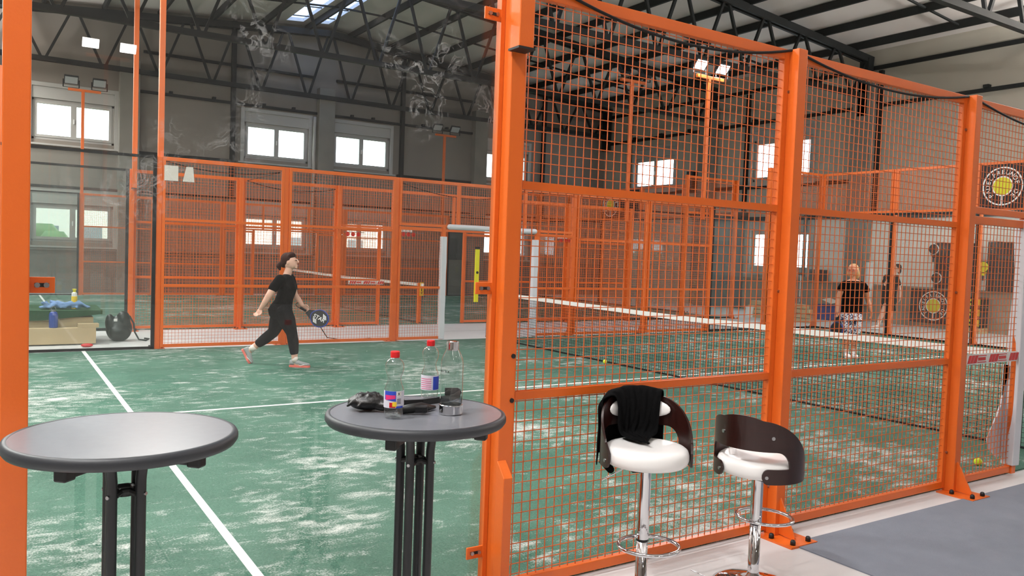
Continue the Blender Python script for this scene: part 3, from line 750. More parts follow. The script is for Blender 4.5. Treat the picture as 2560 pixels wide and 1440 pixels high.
def arrow_sign(x, y, z, lean, label, h=.26):
    r = empty('arrow_sticker', (x, y, z), label, 'sticker'); r.rotation_euler = (0, lean, 0)
    MB().box(-.045, .045, -.002, .002, -h/2, h/2).build('sheet', 'sign_yellow', r)
    m_ = MB(); m_.box(-.008, .008, -.006, -.002, -.04, .08); m_.poly([(-.028, -.004, .07), (.028, -.004, .07), (0, -.004, .115)], (0, 1, 0), .004); m_.box(-.025, .025, -.006, -.002, -.1, -.085); m_.box(-.025, .025, -.006, -.002, -.075, -.066)
    m_.build('arrow', 'black', r)
arrow_sign(.02, Y2+.05, .79, 0, 'yellow sticker with black up arrow on the rear court net post', .3)
arrow_sign(0, 9.79, .7, -.28, 'tilted yellow sticker with black arrow on the white net post')
r = empty('measuring_stick', (-.37, 9.9, .86), 'bright yellow measuring stick with black top in the far doorway', 'stick')
MB().box(-.41, -.33, 9.88, 9.92, .72, 1.72).build('stick', 'yellow', r, world=True, bevel=.004)
MB().box(-.33, -.03, 9.89, 9.905, .84, .86).build('clip', 'black', r, world=True)
MB().box(-.41, -.33, 9.875, 9.925, 1.72, 1.77).build('end_cap', 'black', r, world=True)
m_ = MB(); m_.lathe([(.026, -.003), (.026, .003)], (0, 0, 0), 20); o = m_.build('ring_mark', 'black', r); o.location = (0, -.022, .42); o.rotation_euler = (PI/2, 0, 0)
def scoreboard(x, y, z, whites, reds, label):
    r = empty('score_counter', (x, y, z), label, 'score counter')
    MB().tube([(x-.06*max(whites, reds)-.05, y, z+.02), (x+.06*max(whites, reds)+.05, y, z+.02)], .006, 6).build('rod', 'steel', r, world=True)
    for k in range(whites): MB().box(x-.06*whites+.07*k*1.1, x-.06*whites+.07*k*1.1+.055, y-.012, y+.012, z+.03, z+.1).build('white_tab', 'white', r, world=True)
    for k in range(reds): MB().disc((x-.06*reds+.12*k+.03, y-.02, z-.02), (0, 1, 0), .045, .02, 14).build('red_tab', 'red', r, world=True)
scoreboard(-1.66, Y2-.06, 1.97, 0, 3, 'score counter with three red discs before a lower window')
scoreboard(-.38, Y2-.06, 2.02, 5, 3, 'score counter with white tabs over red discs left of the doorway')
scoreboard(3.9, Y2-.06, 2.05, 4, 3, 'white and red score counter right of the far doorway')
for k, (x, ww, lb) in enumerate(((-5.79, .2, 'left one of two white paper sheets on the far mesh'), (-5.54, .17, 'right one of two white paper sheets on the far mesh'))):
    o = MB().poly([(x-ww/2, 9.965, 2.59), (x+ww/2, 9.965, 2.59), (x+ww/2-.02*k, 9.965, 2.82), (x-ww/2+.05*k, 9.965, 2.82)], (0, 1, 0), .002).build('paper_sheet', 'paper'); tag(o, lb, 'paper')

# emblem banner
def emblem(parent, frame, R, text='PADELFREUNDE.DE'):
    """flat round emblem in the xy plane of frame, z = towards the reader"""
    def put(mb, name, m_):
        mb.v = [tuple(frame @ Vector(v)) for v in mb.v]; return mb.build(name, m_, parent)
    def ring(r0_, r1_, z, n=56):
        mb = MB(); vs = []
        for k in range(n):
            c, s = math.cos(2*PI*k/n), math.sin(2*PI*k/n); vs += [(r0_*c, r0_*s, 0), (r1_*c, r1_*s, 0), (r1_*c, r1_*s, z), (r0_*c, r0_*s, z)]
        fs = []
        for k in range(n):
            a, b2 = 4*k, 4*((k+1) % n)
            for i in range(4): j = (i+1) % 4; fs.append((a+i, a+j, b2+j, b2+i))
        mb.add(vs, fs); return mb
    put(ring(R*.93, R, .004), 'emblem_ring', 'logo_white')
    put(ring(.001, R*.46, .004), 'emblem_ball', 'logo_ball')
    q = ring(R*.46, R*.52, .005); h = MB()
    h.add(q.v, q.f); h.add([(-.05*R, -.5*R, 0), (.05*R, -.5*R, 0), (.05*R, -.93*R, 0), (-.05*R, -.93*R, 0), (-.05*R, -.5*R, .005), (.05*R, -.5*R, .005), (.05*R, -.93*R, .005), (-.05*R, -.93*R, .005)],
                          [(0, 1, 2, 3), (4, 5, 6, 7), (0, 1, 5, 4), (1, 2, 6, 5), (2, 3, 7, 6), (3, 0, 4, 7)])
    put(h, 'emblem_racket', 'logo_white')
    mes = []; n = len(text)
    for i, ch in enumerate(text):
        a = math.radians(222-264*i/(n-1)); fr = frame @ Matrix.Translation((R*.72*math.cos(a), R*.72*math.sin(a), .003)) @ Matrix.Rotation(a-PI/2, 4, 'Z')
        mes.append(lettering(ch, R*.32, 'logo_white', None, fr, .005))
    me = join_meshes(mes, 'emblem_lettering', 'logo_white'); mesh_obj(me, 'emblem_lettering', parent)
def banner_x(x, yc, zc, w_, h_, R, eoff, label, yellow=False):
    r = empty('club_banner', (x, yc, zc), label, 'banner')
    MB().box(-.004, .004, -w_/2, w_/2, -h_/2, h_/2).build('sheet', 'banner', r)
    emblem(r, basis((-.006, eoff, 0), (0, -1, 0), (0, 0, 1)), R)
    if yellow: MB().box(-.008, -.004, eoff-.9, eoff-.44, .25, .38).build('yellow_patch', 'yellow', r)
    return r
banner_x(9.97, 5.05, 3.47, 1.9, .94, .41, .5, 'dark club banner with round ball emblem at the right edge', True)
banner_x(9.97, Y2+5.05, 3.47, 1.9, .94, .41, .5, 'dark club banner with round emblem on the rear court end', True)
banner_x(14.05, 9.3, .62, 1.1, .98, .41, -.12, 'black square club banner low on the right wall plinth')

# things by the right wall
def racket(parent_label, frame, face='black', edge='blue_dark', scale=1.0, mark=None, sub=None):
    """padel racket in local xy, handle to -y; frame is a world matrix"""
    r = bpy.data.objects.new('padel_racket', None); COL.objects.link(r); r.matrix_world = frame; r.empty_display_size = .1; tag(r, parent_label, 'racket')
    s = scale; n = 40
    out = [(.125*s*math.cos(2*PI*k/n)*(1 if math.sin(2*PI*k/n) > -.3 else 1-.25*(-math.sin(2*PI*k/n)-.3)), .135*s*math.sin(2*PI*k/n), 0) for k in range(n)]
    def o2(k_): return [(x*k_, y*k_, 0) for x, y, z in out]
    def prism(pts, z0, z1): 
        m_ = MB(); m_.loft([[(x, y, z0) for x, y, z in pts], [(x, y, z1) for x, y, z in pts]]); return m_
    prism(o2(1), -.017*s, .017*s).build('frame', edge, r, bevel=.004)
    prism(o2(.9), -.019*s, .019*s).build('face', face, r)
    t = MB(); t.poly([(-.075*s, -.10*s, 0), (.075*s, -.10*s, 0), (.03*s, -.2*s, 0), (-.03*s, -.2*s, 0)], (0, 0, 1), .03*s); t.build('throat', face, r)
    MB().tube([(0, -.18*s, 0), (0, -.31*s, 0)], .0165*s, 12).build('grip', 'black', r, smooth=True)
    if mark:
        g = MB()
        for q in ((-.07, .05), (-.075, .03), (-.08, .01)): g.poly([(q[0]*s, (q[1]+.02)*s, .02*s), (-.02*s, (q[1]+.05)*s, .02*s), (-.02*s, (q[1]+.038)*s, .02*s), (q[0]*s, (q[1]+.008)*s, .02*s)], (0, 0, 1), .002)
        for q in ((.03, -.03), (.03, -.05), (.03, -.07)): g.poly([(q[0]*s, q[1]*s, .02*s), (.085*s, (q[1]+.035)*s, .02*s), (.085*s, (q[1]+.022)*s, .02*s), (q[0]*s, (q[1]-.012)*s, .02*s)], (0, 0, 1), .002)
        g.build('stripes', 'white', r)
        me = lettering(mark, .075*s, 'white', None, Matrix.Translation((0, .0, .0205*s)) @ Matrix.Rotation(math.radians(sub or 0), 4, 'Z'), .002); mesh_obj(me, 'lettering', r)
    h = MB()
    for i in range(-4, 5):
        for j in range(-4, 5):
            if i*i+j*j < 18 and (i+j) % 2 == 0: h.disc((i*.021*s, j*.023*s, 0), (0, 0, 1), .005*s, .0395*s, 8)
    h.build('face_holes', 'lamp_body', r)
    return r
for n_, (y0_, y1_, z0_, z1_, lb) in enumerate(((7.99, 9.2, 1.12, 2.38, 'wide dark racket display board on the right wall'), (7.0, 7.78, 1.12, 2.42, 'narrow dark racket display board at the right edge'))):
    r = empty('display_board', (XR-.1, (y0_+y1_)/2, z0_), lb, 'display board')
    MB().box(XR-.2, XR-.17, y0_, y1_, z0_, z1_).build('board', 'banner', r, world=True)
    hk = MB()
    for j in range(3):
        for k in range(2): hk.box(XR-.26, XR-.2, y0_+.2+.35*j*(y1_-y0_)/1.2, y0_+.22+.35*j*(y1_-y0_)/1.2, z0_+.5+.6*k, z0_+.51+.6*k)
    hk.build('hook', 'steel', r, world=True)
for y_, z_, f_c, e_c, lb in ((9.22, 2.2, 'black', 'logo_white', 'black and white racket hung at the top left of the display board'), (9.1, 1.4, 'black', 'logo_white', 'black racket with pale edge hung low on the display board'), (8.75, 1.85, 'black', 'red', 'dark red edged racket hung mid display board'), (7.85, 1.75, 'yellow', 'black', 'bright yellow racket hung between the two display boards')):
    racket(lb, basis((XR-.225, y_, z_), (0, -1, 0), (0, 0, 1)), f_c, e_c, 1.15)
for k in range(3):
    o = MB().box(XR-.62, XR-.24, 7.66, 8.12, .16+k*.27, .40+k*.27).build('crate', 'black', bevel=.01)
    tag(o, '%s black crate with a yellow label by the right wall' % ('lowest', 'middle', 'topmost')[k], 'crate', 'black crates with yellow labels')
    MB().box(XR-.626, XR-.62, 7.68, 8.1, .19+k*.27, .36+k*.27).build('label', 'yellow', o)
    MB().box(XR-.63, XR-.626, 7.78, 8.0, .25+k*.27, .30+k*.27).build('label_mark', 'black', o)
o = MB().box(XR-.64, XR-.22, 7.64, 8.14, .0, .14).build('pallet', 'wood'); tag(o, 'low wooden pallet under the crates by the right wall', 'pallet')
r = empty('tripod', (13.5, 13.2, 0), 'white camera tripod by the right wall', 'tripod')
for a in (90, 210, 330):
    c_, s_ = math.cos(math.radians(a)), math.sin(math.radians(a)); MB().bar((13.5+.34*c_, 13.2+.34*s_, .01), (13.5+.03*c_, 13.2+.03*s_, .62), .02).build('leg', 'zinc', r, world=True)
MB().tube([(13.5, 13.2, .45), (13.5, 13.2, 1.3)], .014, 10).build('centre_column', 'white', r, world=True)
MB().box(13.44, 13.56, 13.15, 13.25, 1.3, 1.38).build('head', 'black', r, world=True)
r = empty('storage_box', (13.2, 11.85, 0), 'blue plastic box with white papers behind the blonde player', 'box')
MB().box(12.95, 13.45, 11.5, 12.2, 0, .42).build('body', 'blue_dark', r, world=True, bevel=.02); MB().box(12.93, 13.47, 11.48, 12.22, .42, .46).build('rim', 'blue_dark', r, world=True)
o = MB().poly([(13.0, 11.7, .5), (13.3, 11.65, .56), (13.35, 12.0, .66), (13.05, 12.05, .6)], (-.3, 0, 1), .01).build('paper_sheet', 'paper'); tag(o, 'crumpled white paper sticking out of the blue box', 'paper')
o = MB().lathe([(.1, 0), (.14, .3), (.15, .3), (.15, .32)], (11.2, 13.2, 0), 20).build('bucket', 'white', smooth=False); tag(o, 'small white bucket on the floor before the grey sliding door', 'bucket')
k = 0
for j, (z_, dx, lb) in enumerate(((.0, 0, 'lowest'), (.13, .1, 'second'), (.26, .02, 'third'), (.39, .2, 'topmost'))):
    o = MB().box(11.2, 11.45, 11.1+dx, 13.3-dx*.5, z_, z_+.115).build('timber_beam', 'wood', bevel=.006); tag(o, '%s pale timber beam of the stack right behind the net' % lb, 'beam', 'stacked timber beams')
o = MB().box(13.7, 14.0, 12.55, 13.05, 1.15, 1.5).build('wall_box', 'lamp_body', bevel=.02); tag(o, 'dark box fixed on the plinth above the tripod', 'box')

r = empty('loudspeaker', (13.95, 18.5, 4.5), 'black loudspeaker fixed on the right wall between the upper windows', 'loudspeaker')
MB().box(13.72, 14.0, 18.32, 18.66, 4.32, 4.95).build('cabinet', 'black', r, world=True, bevel=.015)
MB().box(13.7, 13.72, 18.36, 18.62, 4.37, 4.9).build('grille', 'lamp_body', r, world=True); MB().box(14.0, 14.2, 18.46, 18.52, 4.6, 4.66).build('wall_bracket', 'black', r, world=True)
# things between the courts, left
r = empty('turf_bench', (-7.4, 11.4, 0), 'low timber bench topped with dark green turf', 'bench')
MB().box(-8.6, -6.7, 10.85, 11.02, .02, .27).build('front_beam', 'wood', r, world=True, bevel=.006)
MB().box(-8.6, -6.72, 11.2, 11.9, .02, .2).build('rear_beam', 'wood', r, world=True, bevel=.006)
MB().box(-8.6, -6.72, 11.05, 11.95, .2, .42).build('upper_beam', 'wood', r, world=True, bevel=.006)
MB().box(-6.95, -6.66, 10.85, 11.02, .27, .33).build('offcut', 'wood', r, world=True)
g = MB(); g.loft([[(-8.6, 10.98, .36), (-8.6, 10.97, .55), (-8.6, 12.0, .56), (-8.6, 12.0, .5)], [(-7.4, 10.98, .38), (-7.4, 10.97, .53), (-7.4, 12.0, .55), (-7.4, 12.0, .5)], [(-6.6, 10.99, .47), (-6.6, 10.98, .53), (-6.6, 12.0, .545), (-6.6, 12.0, .5)]]); g.build('turf_top', 'green_felt', r, world=True)
r = empty('water_bottle', (-7.28, 10.93, .27), 'dark blue metal bottle standing before the turf bench', 'bottle')
MB().lathe([(.055, 0), (.062, .012), (.062, .2), (.05, .235), (.03, .25)], (0, 0, 0), 20).build('body', 'blue', r, smooth=False)
MB().lathe([(.032, .25), (.032, .275), (.02, .28)], (0, 0, 0), 16).build('cap', 'steel', r)
MB().tube([(.03*math.cos(a/8*PI), 0, .28+.05*math.sin(a/8*PI)) for a in range(9)], .006, 6).build('carry_loop', 'steel', r)
r = empty('drink_bottle', (-6.98, 11.2, .54), 'yellow and white plastic bottle on the turf bench', 'bottle')
MB().lathe([(.038, 0), (.042, .01), (.042, .19), (.04, .2)], (0, 0, 0), 18).build('body', 'sign_yellow', r); MB().lathe([(.04, .2), (.038, .25), (.02, .265)], (0, 0, 0), 18).build('shoulder', 'white', r)
MB().lathe([(.02, .265), (.02, .285), (.032, .31), (.03, .315)], (0, 0, 0), 16).build('cap', 'yellow', r)
t = MB()
for k in range(22):
    a = k*.9; t.limb([(-7.15+.3*random.uniform(-1, 1), 11.25+.12*random.uniform(-1, 1), .565), (-7.15+.3*random.uniform(-1, 1), 11.25+.12*random.uniform(-1, 1), .6+random.uniform(0, .05)), (-7.1+.35*random.uniform(-1, 1), 11.25+.1*random.uniform(-1, 1), .565)], [.02, .03, .02], 7)
tag(t.build('towel', 'towel', remesh=.012), 'crumpled blue towel on the turf bench', 'towel')
r = empty('backpack', (-6.32, 11.3, 0), 'black backpack slumped on the concrete beside the bench', 'backpack')
m_ = MB(); m_.ell((-6.32, 11.3, .2), .2, .13, .22, 18, 12); m_.ell((-6.26, 11.28, .34), .11, .1, .16, 16, 10); m_.ell((-6.46, 11.3, .3), .07, .09, .15, 14, 10); m_.ell((-6.32, 11.2, .14), .17, .08, .13, 16, 10)
m_.build('bag_body', 'nylon', r, world=True, remesh=.015)
MB().tube([(-6.18, 11.2, .42), (-6.12, 11.17, .3), (-6.1, 11.17, .15), (-6.04, 11.15, .03), (-5.93, 11.15, .012), (-5.88, 11.2, .03), (-5.95, 11.22, .04)], .014, 8).build('strap', 'black', r, world=True)
MB().box(-6.41, -6.36, 11.19, 11.21, .33, .37).build('tag', 'white', r, world=True)
o = MB().ell((-6.85, 10.56, .03), .09, .05, .03, 12, 8).build('red_cloth', 'red', remesh=.01); tag(o, 'small crumpled red item on the concrete at the glass edge', 'cloth')

# ------------------------------------------------------------------ bar tables
def bar_table(cx, cy, rot, label):
    r = empty('bar_table', (cx, cy, 0), label, 'table', 'round bar tables', rz=rot); zt = 1.07
    MB().lathe([(.001, zt-.03), (.318, zt-.03), (.318, zt), (.001, zt)], n=72, cap=False).build('tabletop', 'table_grey', r)
    MB().lathe([(.316, zt+.0005), (.324, zt+.001), (.331, zt-.003), (.335, zt-.012), (.335, zt-.024), (.327, zt-.036), (.30, zt-.04), (.30, zt-.03), (.316, zt-.028), (.316, zt+.0005)], n=72, cap=False).build('table_edge', 'table_rim', r, smooth=True)
    for i in range(4):
        a = math.radians(-45+90*i); c, s = math.cos(a), math.sin(a)
        m_ = MB(); m_.bar((c*.03, s*.03, zt-.062), (c*.235, s*.235, zt-.062), .03, .036); am = m_.build('support_arm', 'table_leg', r, bevel=.004)
        MB().cb((c*.25, s*.25, zt-.062), .045, .04, .046, Matrix.Rotation(a, 3, 'Z')).build('arm_cap', 'black', am, bevel=.006)
    for sx in (-1, 1):
        for sy in (-1, 1):
            a = math.atan2(sy, sx); c, s = math.cos(a), math.sin(a); d = .058
            P_ = [(c*.34, s*.34, .02), (c*.26, s*.26, .035), (c*.14, s*.14, .09), (c*(d+.02), s*(d+.02), .17), (c*d, s*d, .24), (c*d, s*d, .6), (c*d, s*d, .93), (c*(d+.005), s*(d+.005), .97), (c*(d+.02), s*(d+.02), 1.0), (c*(d+.05), s*(d+.05), 1.02)]
            lg = MB().tube(P_, .0165, 14, flat=1).build('leg', 'table_leg', r, smooth=True)
            MB().disc((c*.34, s*.34, .012), (0, 0, 1), .022, .022, 12).build('foot_cap', 'black', lg)
            MB().disc((c*d+s*.0+c*.014, s*d+s*.014, .885), (c, s, 0), .006, .012, 10).build('screw', 'steel', lg)
    m_ = MB()
    for a0 in range(4):
        a = math.radians(90*a0); c, s = math.cos(a), math.sin(a)
        m_.tube([(c*.04-s*.03, s*.04+c*.03, .885), (c*.026-s*.012, s*.026+c*.012, .892), (c*.026+s*.012, s*.026-c*.012, .892), (c*.04+s*.03, s*.04-c*.03, .885)], .011, 8)
    m_.lathe([(.03, .875), (.034, .9), (.026, .9), (.024, .875)], n=20, cap=False); m_.build('leg_clamp', 'black', r, bevel=.001)
    return r
bar_table(-7.727, -.495, 0, 'empty round grey bar table at the left with a glossy top')
bar_table(-6.745, -.548, 0, 'round grey bar table with bottles on it beside the middle post')

# ------------------------------------------------------------------ bar stools
def stool(cx, cy, zs, back, label, lever, ringz, scale=1.0):
    r = empty('bar_stool', (cx, cy, 0), label, 'bar stool', rz=back-PI/2)      # local +Y = towards the middle of the backrest
    MB().lathe([(.001, .0), (.205, .0), (.205, .006), (.18, .014), (.10, .026), (.045, .034), (.034, .05), (.03, .07)], n=48, cap=False).build('base', 'chrome', r, smooth=True)
    MB().lathe([(.0285, .05), (.0285, ringz+.0), (.001, ringz+.0)], n=24, cap=False).build('lower_column', 'chrome', r, smooth=True)
    MB().lathe([(.0305, ringz-.006), (.0305, ringz+.004)], n=24).build('collar', 'black', r)
    MB().lathe([(.03, ringz+.004), (.03, zs-.03), (.045, zs-.03), (.045, zs-.002), (.001, zs-.002)], n=24, cap=False).build('upper_column', 'chrome', r, smooth=False)
    MB().box(-.09, .09, -.09, .09, zs-.02, zs-.001).build('seat_plate', 'black', r)
    # foot ring
    m_ = MB(); pts = []
    for k in range(37):
        a = 2*PI*k/36; x = .145*math.cos(a); y = -.105+.135*math.sin(a); y = min(y, .0+.004*math.cos(a)) if False else y
        pts.append((x, y, ringz+.005))
    m_.tube(pts, .0095, 10, cap=False); m_.bar((-.05, .022, ringz+.005), (.05, .022, ringz+.005), .012); m_.build('foot_ring', 'chrome', r, smooth=True)
    # seat
    pr_ = [(.001, 0), (.15, 0), (.185, .004), (.2, .015), (.207, .035), (.207, .06), (.2, .078), (.186, .088), (.165, .092), (.1, .087), (.001, .084)]
    MB().lathe([(a, zs+b2) for a, b2 in pr_], n=56, cap=False).build('seat', 'white_leather', r, smooth=True)
    # lever
    lx, ly = lever
    MB().tube([(0, 0, zs-.012), (lx*.5, ly*.5, zs-.02), (lx, ly, zs-.075)], .0045, 8).build('height_lever', 'chrome', r, smooth=True)
    # bent wood backrest
    R0, R1 = .213, .224
    def zt(t):
        a = abs(t)
        if a < 28: v = .325-.02*(a/28)**2
        else: v = .305-.215*((a-28)/80)**1.9
        if a > 100: v = min(v, .09+(.035)*math.sqrt(max(0, 1-((a-100)/12)**2))-.01)
        return max(v, .02)
    def zb(t):     # top of the slot
        a = abs(t); return .155 if a < 45 else .155-.1*(1-math.sqrt(max(0, 1-((a-45)/22)**2))) if a < 67 else .055
    def hk(t):     # hook top
        a = abs(t); return .07 if a > 36 else .032+.038*math.sqrt(max(0, 1-((36-a)/8)**2))
    def hb(t):
        a = abs(t)
        if a < 36: return .032-.037*math.sqrt(max(0, 1-((36-a)/8)**2))
        if a > 104: return -.005+.03*(1-math.sqrt(max(0, 1-((a-104)/8)**2)))
        return -.005
    m_ = MB()
    def P(t, z, R): a = math.radians(90+t); k = 1+.10*max(0, (z-.1))/.3*math.cos(math.radians(t))*0; return (R*k*math.cos(a), R*k*math.sin(a), zs+z)
    def strip(t0, t1, lo, hi, n):
        ts = [t0+(t1-t0)*k/n for k in range(n+1)]; rings = []
        for t in ts:
            l, h = lo(t), hi(t); h = max(h, l+.002); rings.append([P(t, l, R0), P(t, h, R0), P(t, h, R1), P(t, l, R1)])
        m_.loft(rings)
    strip(-67, 67, zb, zt, 44)
    for s in (-1, 1):
        strip(s*28.2, s*67, hb, lambda t: min(hk(t), .07), 20)
        strip(s*67, s*111.9, hb, zt, 22)
    m_.build('backrest', 'wenge', r)
    for t in (-34, 34, -104, 104):
        a = math.radians(90+t); MB().disc((R1*math.cos(a), R1*math.sin(a), zs+(.03)), (math.cos(a), math.sin(a), 0), .0085, .008, 12).build('screw', 'steel', r)
    for t in (-28, 40):
        a = math.radians(90+t); MB().disc((R1*math.cos(a), R1*math.sin(a), zs+.225), (math.cos(a), math.sin(a), 0), .009, .008, 12).build('screw', 'steel', r)
    # back pad inside
    m_ = MB(); rings = []
    for i in range(1, 12):
        ph = PI*i/12; rings.append([])
        for k in range(24):
            q = 2*PI*k/24; t = 52*math.sin(ph)*math.cos(q); z = .24+.052*math.sin(ph)*math.sin(q); dpt = .018*math.cos(ph)
            a = math.radians(90+t); R = .206+dpt*.9-.008
            rings[-1].append((R*math.cos(a), R*math.sin(a), zs+z))
    m_.loft(rings); m_.build('back_pad', 'white_leather', r, smooth=True)
    return r
st1 = stool(-5.40, -.35, .672, math.radians(64), 'white bar stool with a black shirt draped over its back', (-.22, -.02), .30)
st2 = stool(-4.757, -.50, .592, math.radians(196), 'bare white bar stool with dark wood back before the post', (.02, -.25), .33)
# shirt over the first stool
root = empty('draped_shirt', (-5.40, -.35, 0), 'black shirt hanging over the back of the left bar stool', 'shirt', rz=math.radians(64)-PI/2)
m_ = MB(); zs = .672; path = [(.236, -.05), (.240, .0), (.240, .08), (.238, .16), (.236, .24), (.233, .30), (.228, .34), (.212, .352), (.19, .335), (.172, .285), (.165, .22), (.166, .16), (.16, .12), (.135, .102), (.09, .099), (.04, .098), (-.005, .097)]
cols = []; NT = 44
def crest(t):
    a = abs(t); return .325-.02*(a/28)**2 if a < 28 else .305-.215*(min((a-28), 80)/80)**1.9
for k in range(NT+1):
    u = k/NT; ring = []
    for i, (R, z) in enumerate(path):
        wid = 1 if i <= 5 else (1-(i-5)/3.5 if i < 9 else 0)           # wide outside, narrow inside
        hi = 44+wid*30; t = -37+(hi+37)*u
        if i > 11: t = -34+80*u+6*math.sin(u*5+i)
        top = crest(t)+.03
        zz = min(z, top) if 2 < i < 10 else z
        if i == 0: zz = -.02-.05*math.sin(u*6)+.03*math.sin(u*17)
        wv = .005*math.sin(u*29+i*.8)+.004*math.sin(u*53-i*1.3)
        if i > 12: zz += .004*math.sin(u*31+i)+.004; R = R+(.03*math.sin(u*9) if i == len(path)-1 else 0)
        a = math.radians(90+t)
        ring.append(((R+wv)*math.cos(a), (R+wv)*math.sin(a), zs+zz+abs(wv)*(1 if i > 12 else 0)))
    cols.append(ring)
vs = [v for c in cols for v in c]; n = len(path); fs = [(k*n+i, (k+1)*n+i, (k+1)*n+i+1, k*n+i+1) for k in range(NT) for i in range(n-1)]
m_.add(vs, fs); o = m_.build('shirt_cloth', 'black_cloth', root, smooth=True)
x = o.modifiers.new('t', 'SOLIDIFY'); x.thickness = .008; x.offset = 0; x = o.modifiers.new('s', 'SUBSURF'); x.levels = 1; x.render_levels = 1
m_ = MB(); m_.limb([(-.14, .2, zs+.0), (-.16, .19, zs-.04), (-.13, .17, zs-.075)], [.02, .028, .02], 10); m_.build('sleeve', 'black_cloth', root, smooth=True)

# ------------------------------------------------------------------ things on the second table
ZT = 1.0715
def patch(parent, R, a0, a1, z0, z1, m_, name, n=14, dz0=0):
    mb = MB(); rings = []
    for k in range(n+1):
        a = math.radians(a0+(a1-a0)*k/n); rings.append([(R*math.cos(a), R*math.sin(a), z0+dz0*k/n), (R*math.cos(a), R*math.sin(a), z1), ((R+.0004)*math.cos(a), (R+.0004)*math.sin(a), z1), ((R+.0004)*math.cos(a), (R+.0004)*math.sin(a), z0+dz0*k/n)])
    mb.loft(rings); return mb.build(name, m_, parent)
def soda(x, y, label, turn):
    ca = math.degrees(math.atan2(CY-y, CX-x))
    r = empty('plastic_bottle', (x, y, ZT), label, 'bottle', rz=math.radians(ca+turn))
    prof = [(.012, .004), (.02, .0), (.028, .003), (.033, .012), (.0345, .025), (.035, .04), (.035, .098), (.033, .108), (.027, .124), (.0235, .137), (.025, .15), (.031, .163), (.034, .178), (.0325, .194), (.026, .206), (.0165, .214), (.0125, .219), (.0125, .224)]
    MB().lathe(prof, n=40, cap=False).build('bottle_body', 'bottle_plastic', r, smooth=True)
    MB().lathe([(.0155, .216), (.0165, .218), (.0165, .236), (.015, .239), (.001, .2395)], n=24).build('screw_cap', 'red', r)
    f = MB()
    for k in range(5): a = 2*PI*k/5; f.ell((.019*math.cos(a), .019*math.sin(a), .010), .011, .011, .0095, 10, 7)
    f.build('petal_foot', 'bottle_plastic', r, smooth=True)
    return r
b1 = soda(-6.872, -.618, 'front clear plastic bottle with red cap and colourful label', 0)
patch(b1, .0354, -85, 85, .04, .1, 'label_pale', 'label'); patch(b1, .0359, -60, 12, .07, .1, 'label_blue', 'label_band', dz0=-.006); patch(b1, .0363, -52, 8, .068, .086, 'label_pink', 'label_script', dz0=.006)
patch(b1, .0363, -25, 10, .042, .06, 'red', 'label_fruit'); patch(b1, .0366, -8, 16, .046, .062, 'label_yellow', 'label_flower'); patch(b1, .036, 16, 44, .082, .098, 'white', 'label_panel')
for k in range(4): patch(b1, .0362, 18, 42, .056+.005*k, .058+.005*k, 'lamp_body', 'barcode_line')
patch(b1, .0362, 14, 60, .04, .047, 'label_blue', 'label_foot')
me = lettering('X', .014, 'black', None, Matrix.Translation((math.cos(.5)*.0366, math.sin(.5)*.0366, .090)) @ Matrix.Rotation(.5, 4, 'Z') @ Matrix(((0, 0, 1, 0), (1, 0, 0, 0), (0, 1, 0, 0), (0, 0, 0, 1))), .0006); mesh_obj(me, 'label_mark', b1)
b2_ = soda(-6.588, -.342, 'rear clear plastic bottle with red cap and blue label', 0)
patch(b2_, .0354, -85, 85, .04, .1, 'label_pale', 'label'); patch(b2_, .0358, 22, 85, .042, .095, 'label_blue', 'label_band')
for k in range(6): patch(b2_, .0357, -70, 10, .045+.008*k, .047+.008*k, 'label_pink', 'print_line')
r = empty('glass_water_bottle', (-6.648, -.634, ZT), 'tall clear glass bottle with steel base and cap', 'bottle')
MB().lathe([(.041, 0), (.043, .003), (.043, .034), (.041, .036), (.001, .036)], n=40, cap=False).build('steel_base', 'chrome', r, smooth=False)
MB().lathe([(.0415, .036), (.042, .05), (.042, .185), (.040, .2), (.033, .22), (.024, .238), (.0215, .244)], n=48, cap=False).build('glass_body', 'bottle_plastic', r, smooth=True)
MB().lathe([(.001, .037), (.040, .037), (.0405, .062), (.001, .062)], n=40, cap=False).build('water', 'water', r, smooth=False)
MB().lathe([(.0225, .236), (.0225, .268), (.021, .27), (.001, .27)], n=32, cap=False).build('steel_cap', 'chrome', r, smooth=False)
mes = []
ca = math.atan2(CY+.634, CX+6.648)
for k, ch in enumerate('aarke'):
    a = ca-math.radians(70-13*k); mes.append(lettering(ch, .013, 'black', None, Matrix.Translation((math.cos(a)*.0425, math.sin(a)*.0425, .162)) @ Matrix.Rotation(a, 4, 'Z') @ Matrix(((0, 0, 1, 0), (1, 0, 0, 0), (0, 1, 0, 0), (0, 0, 0, 1))), .0006))
mesh_obj(join_meshes(mes, 'bottle_lettering', 'black'), 'bottle_lettering', r)
r = empty('waist_bag', (-6.88, -.45, ZT), 'black crumpled waist bag on the bar table behind the bottle', 'bag')
m_ = MB(); m_.ell((-6.9, -.45, ZT+.03), .075, .058, .031, 20, 12, Matrix.Rotation(-.5, 3, 'Z')); m_.ell((-6.85, -.50, ZT+.022), .06, .035, .022, 16, 10, Matrix.Rotation(-.5, 3, 'Z'))
for k in range(9):
    a = k*.8; m_.limb([(-6.91+.07*math.cos(a), -.45+.05*math.sin(a), ZT+.02), (-6.9+.04*math.cos(a+.5), -.45+.03*math.sin(a+.5), ZT+.058), (-6.89-.03*math.cos(a), -.45-.03*math.sin(a), ZT+.056)], [.006, .008, .005], 7)
m_.ell((-6.78, -.44, ZT+.018), .04, .03, .018, 14, 8)
m_.build('bag_body', 'nylon', r, world=True, remesh=.0045)
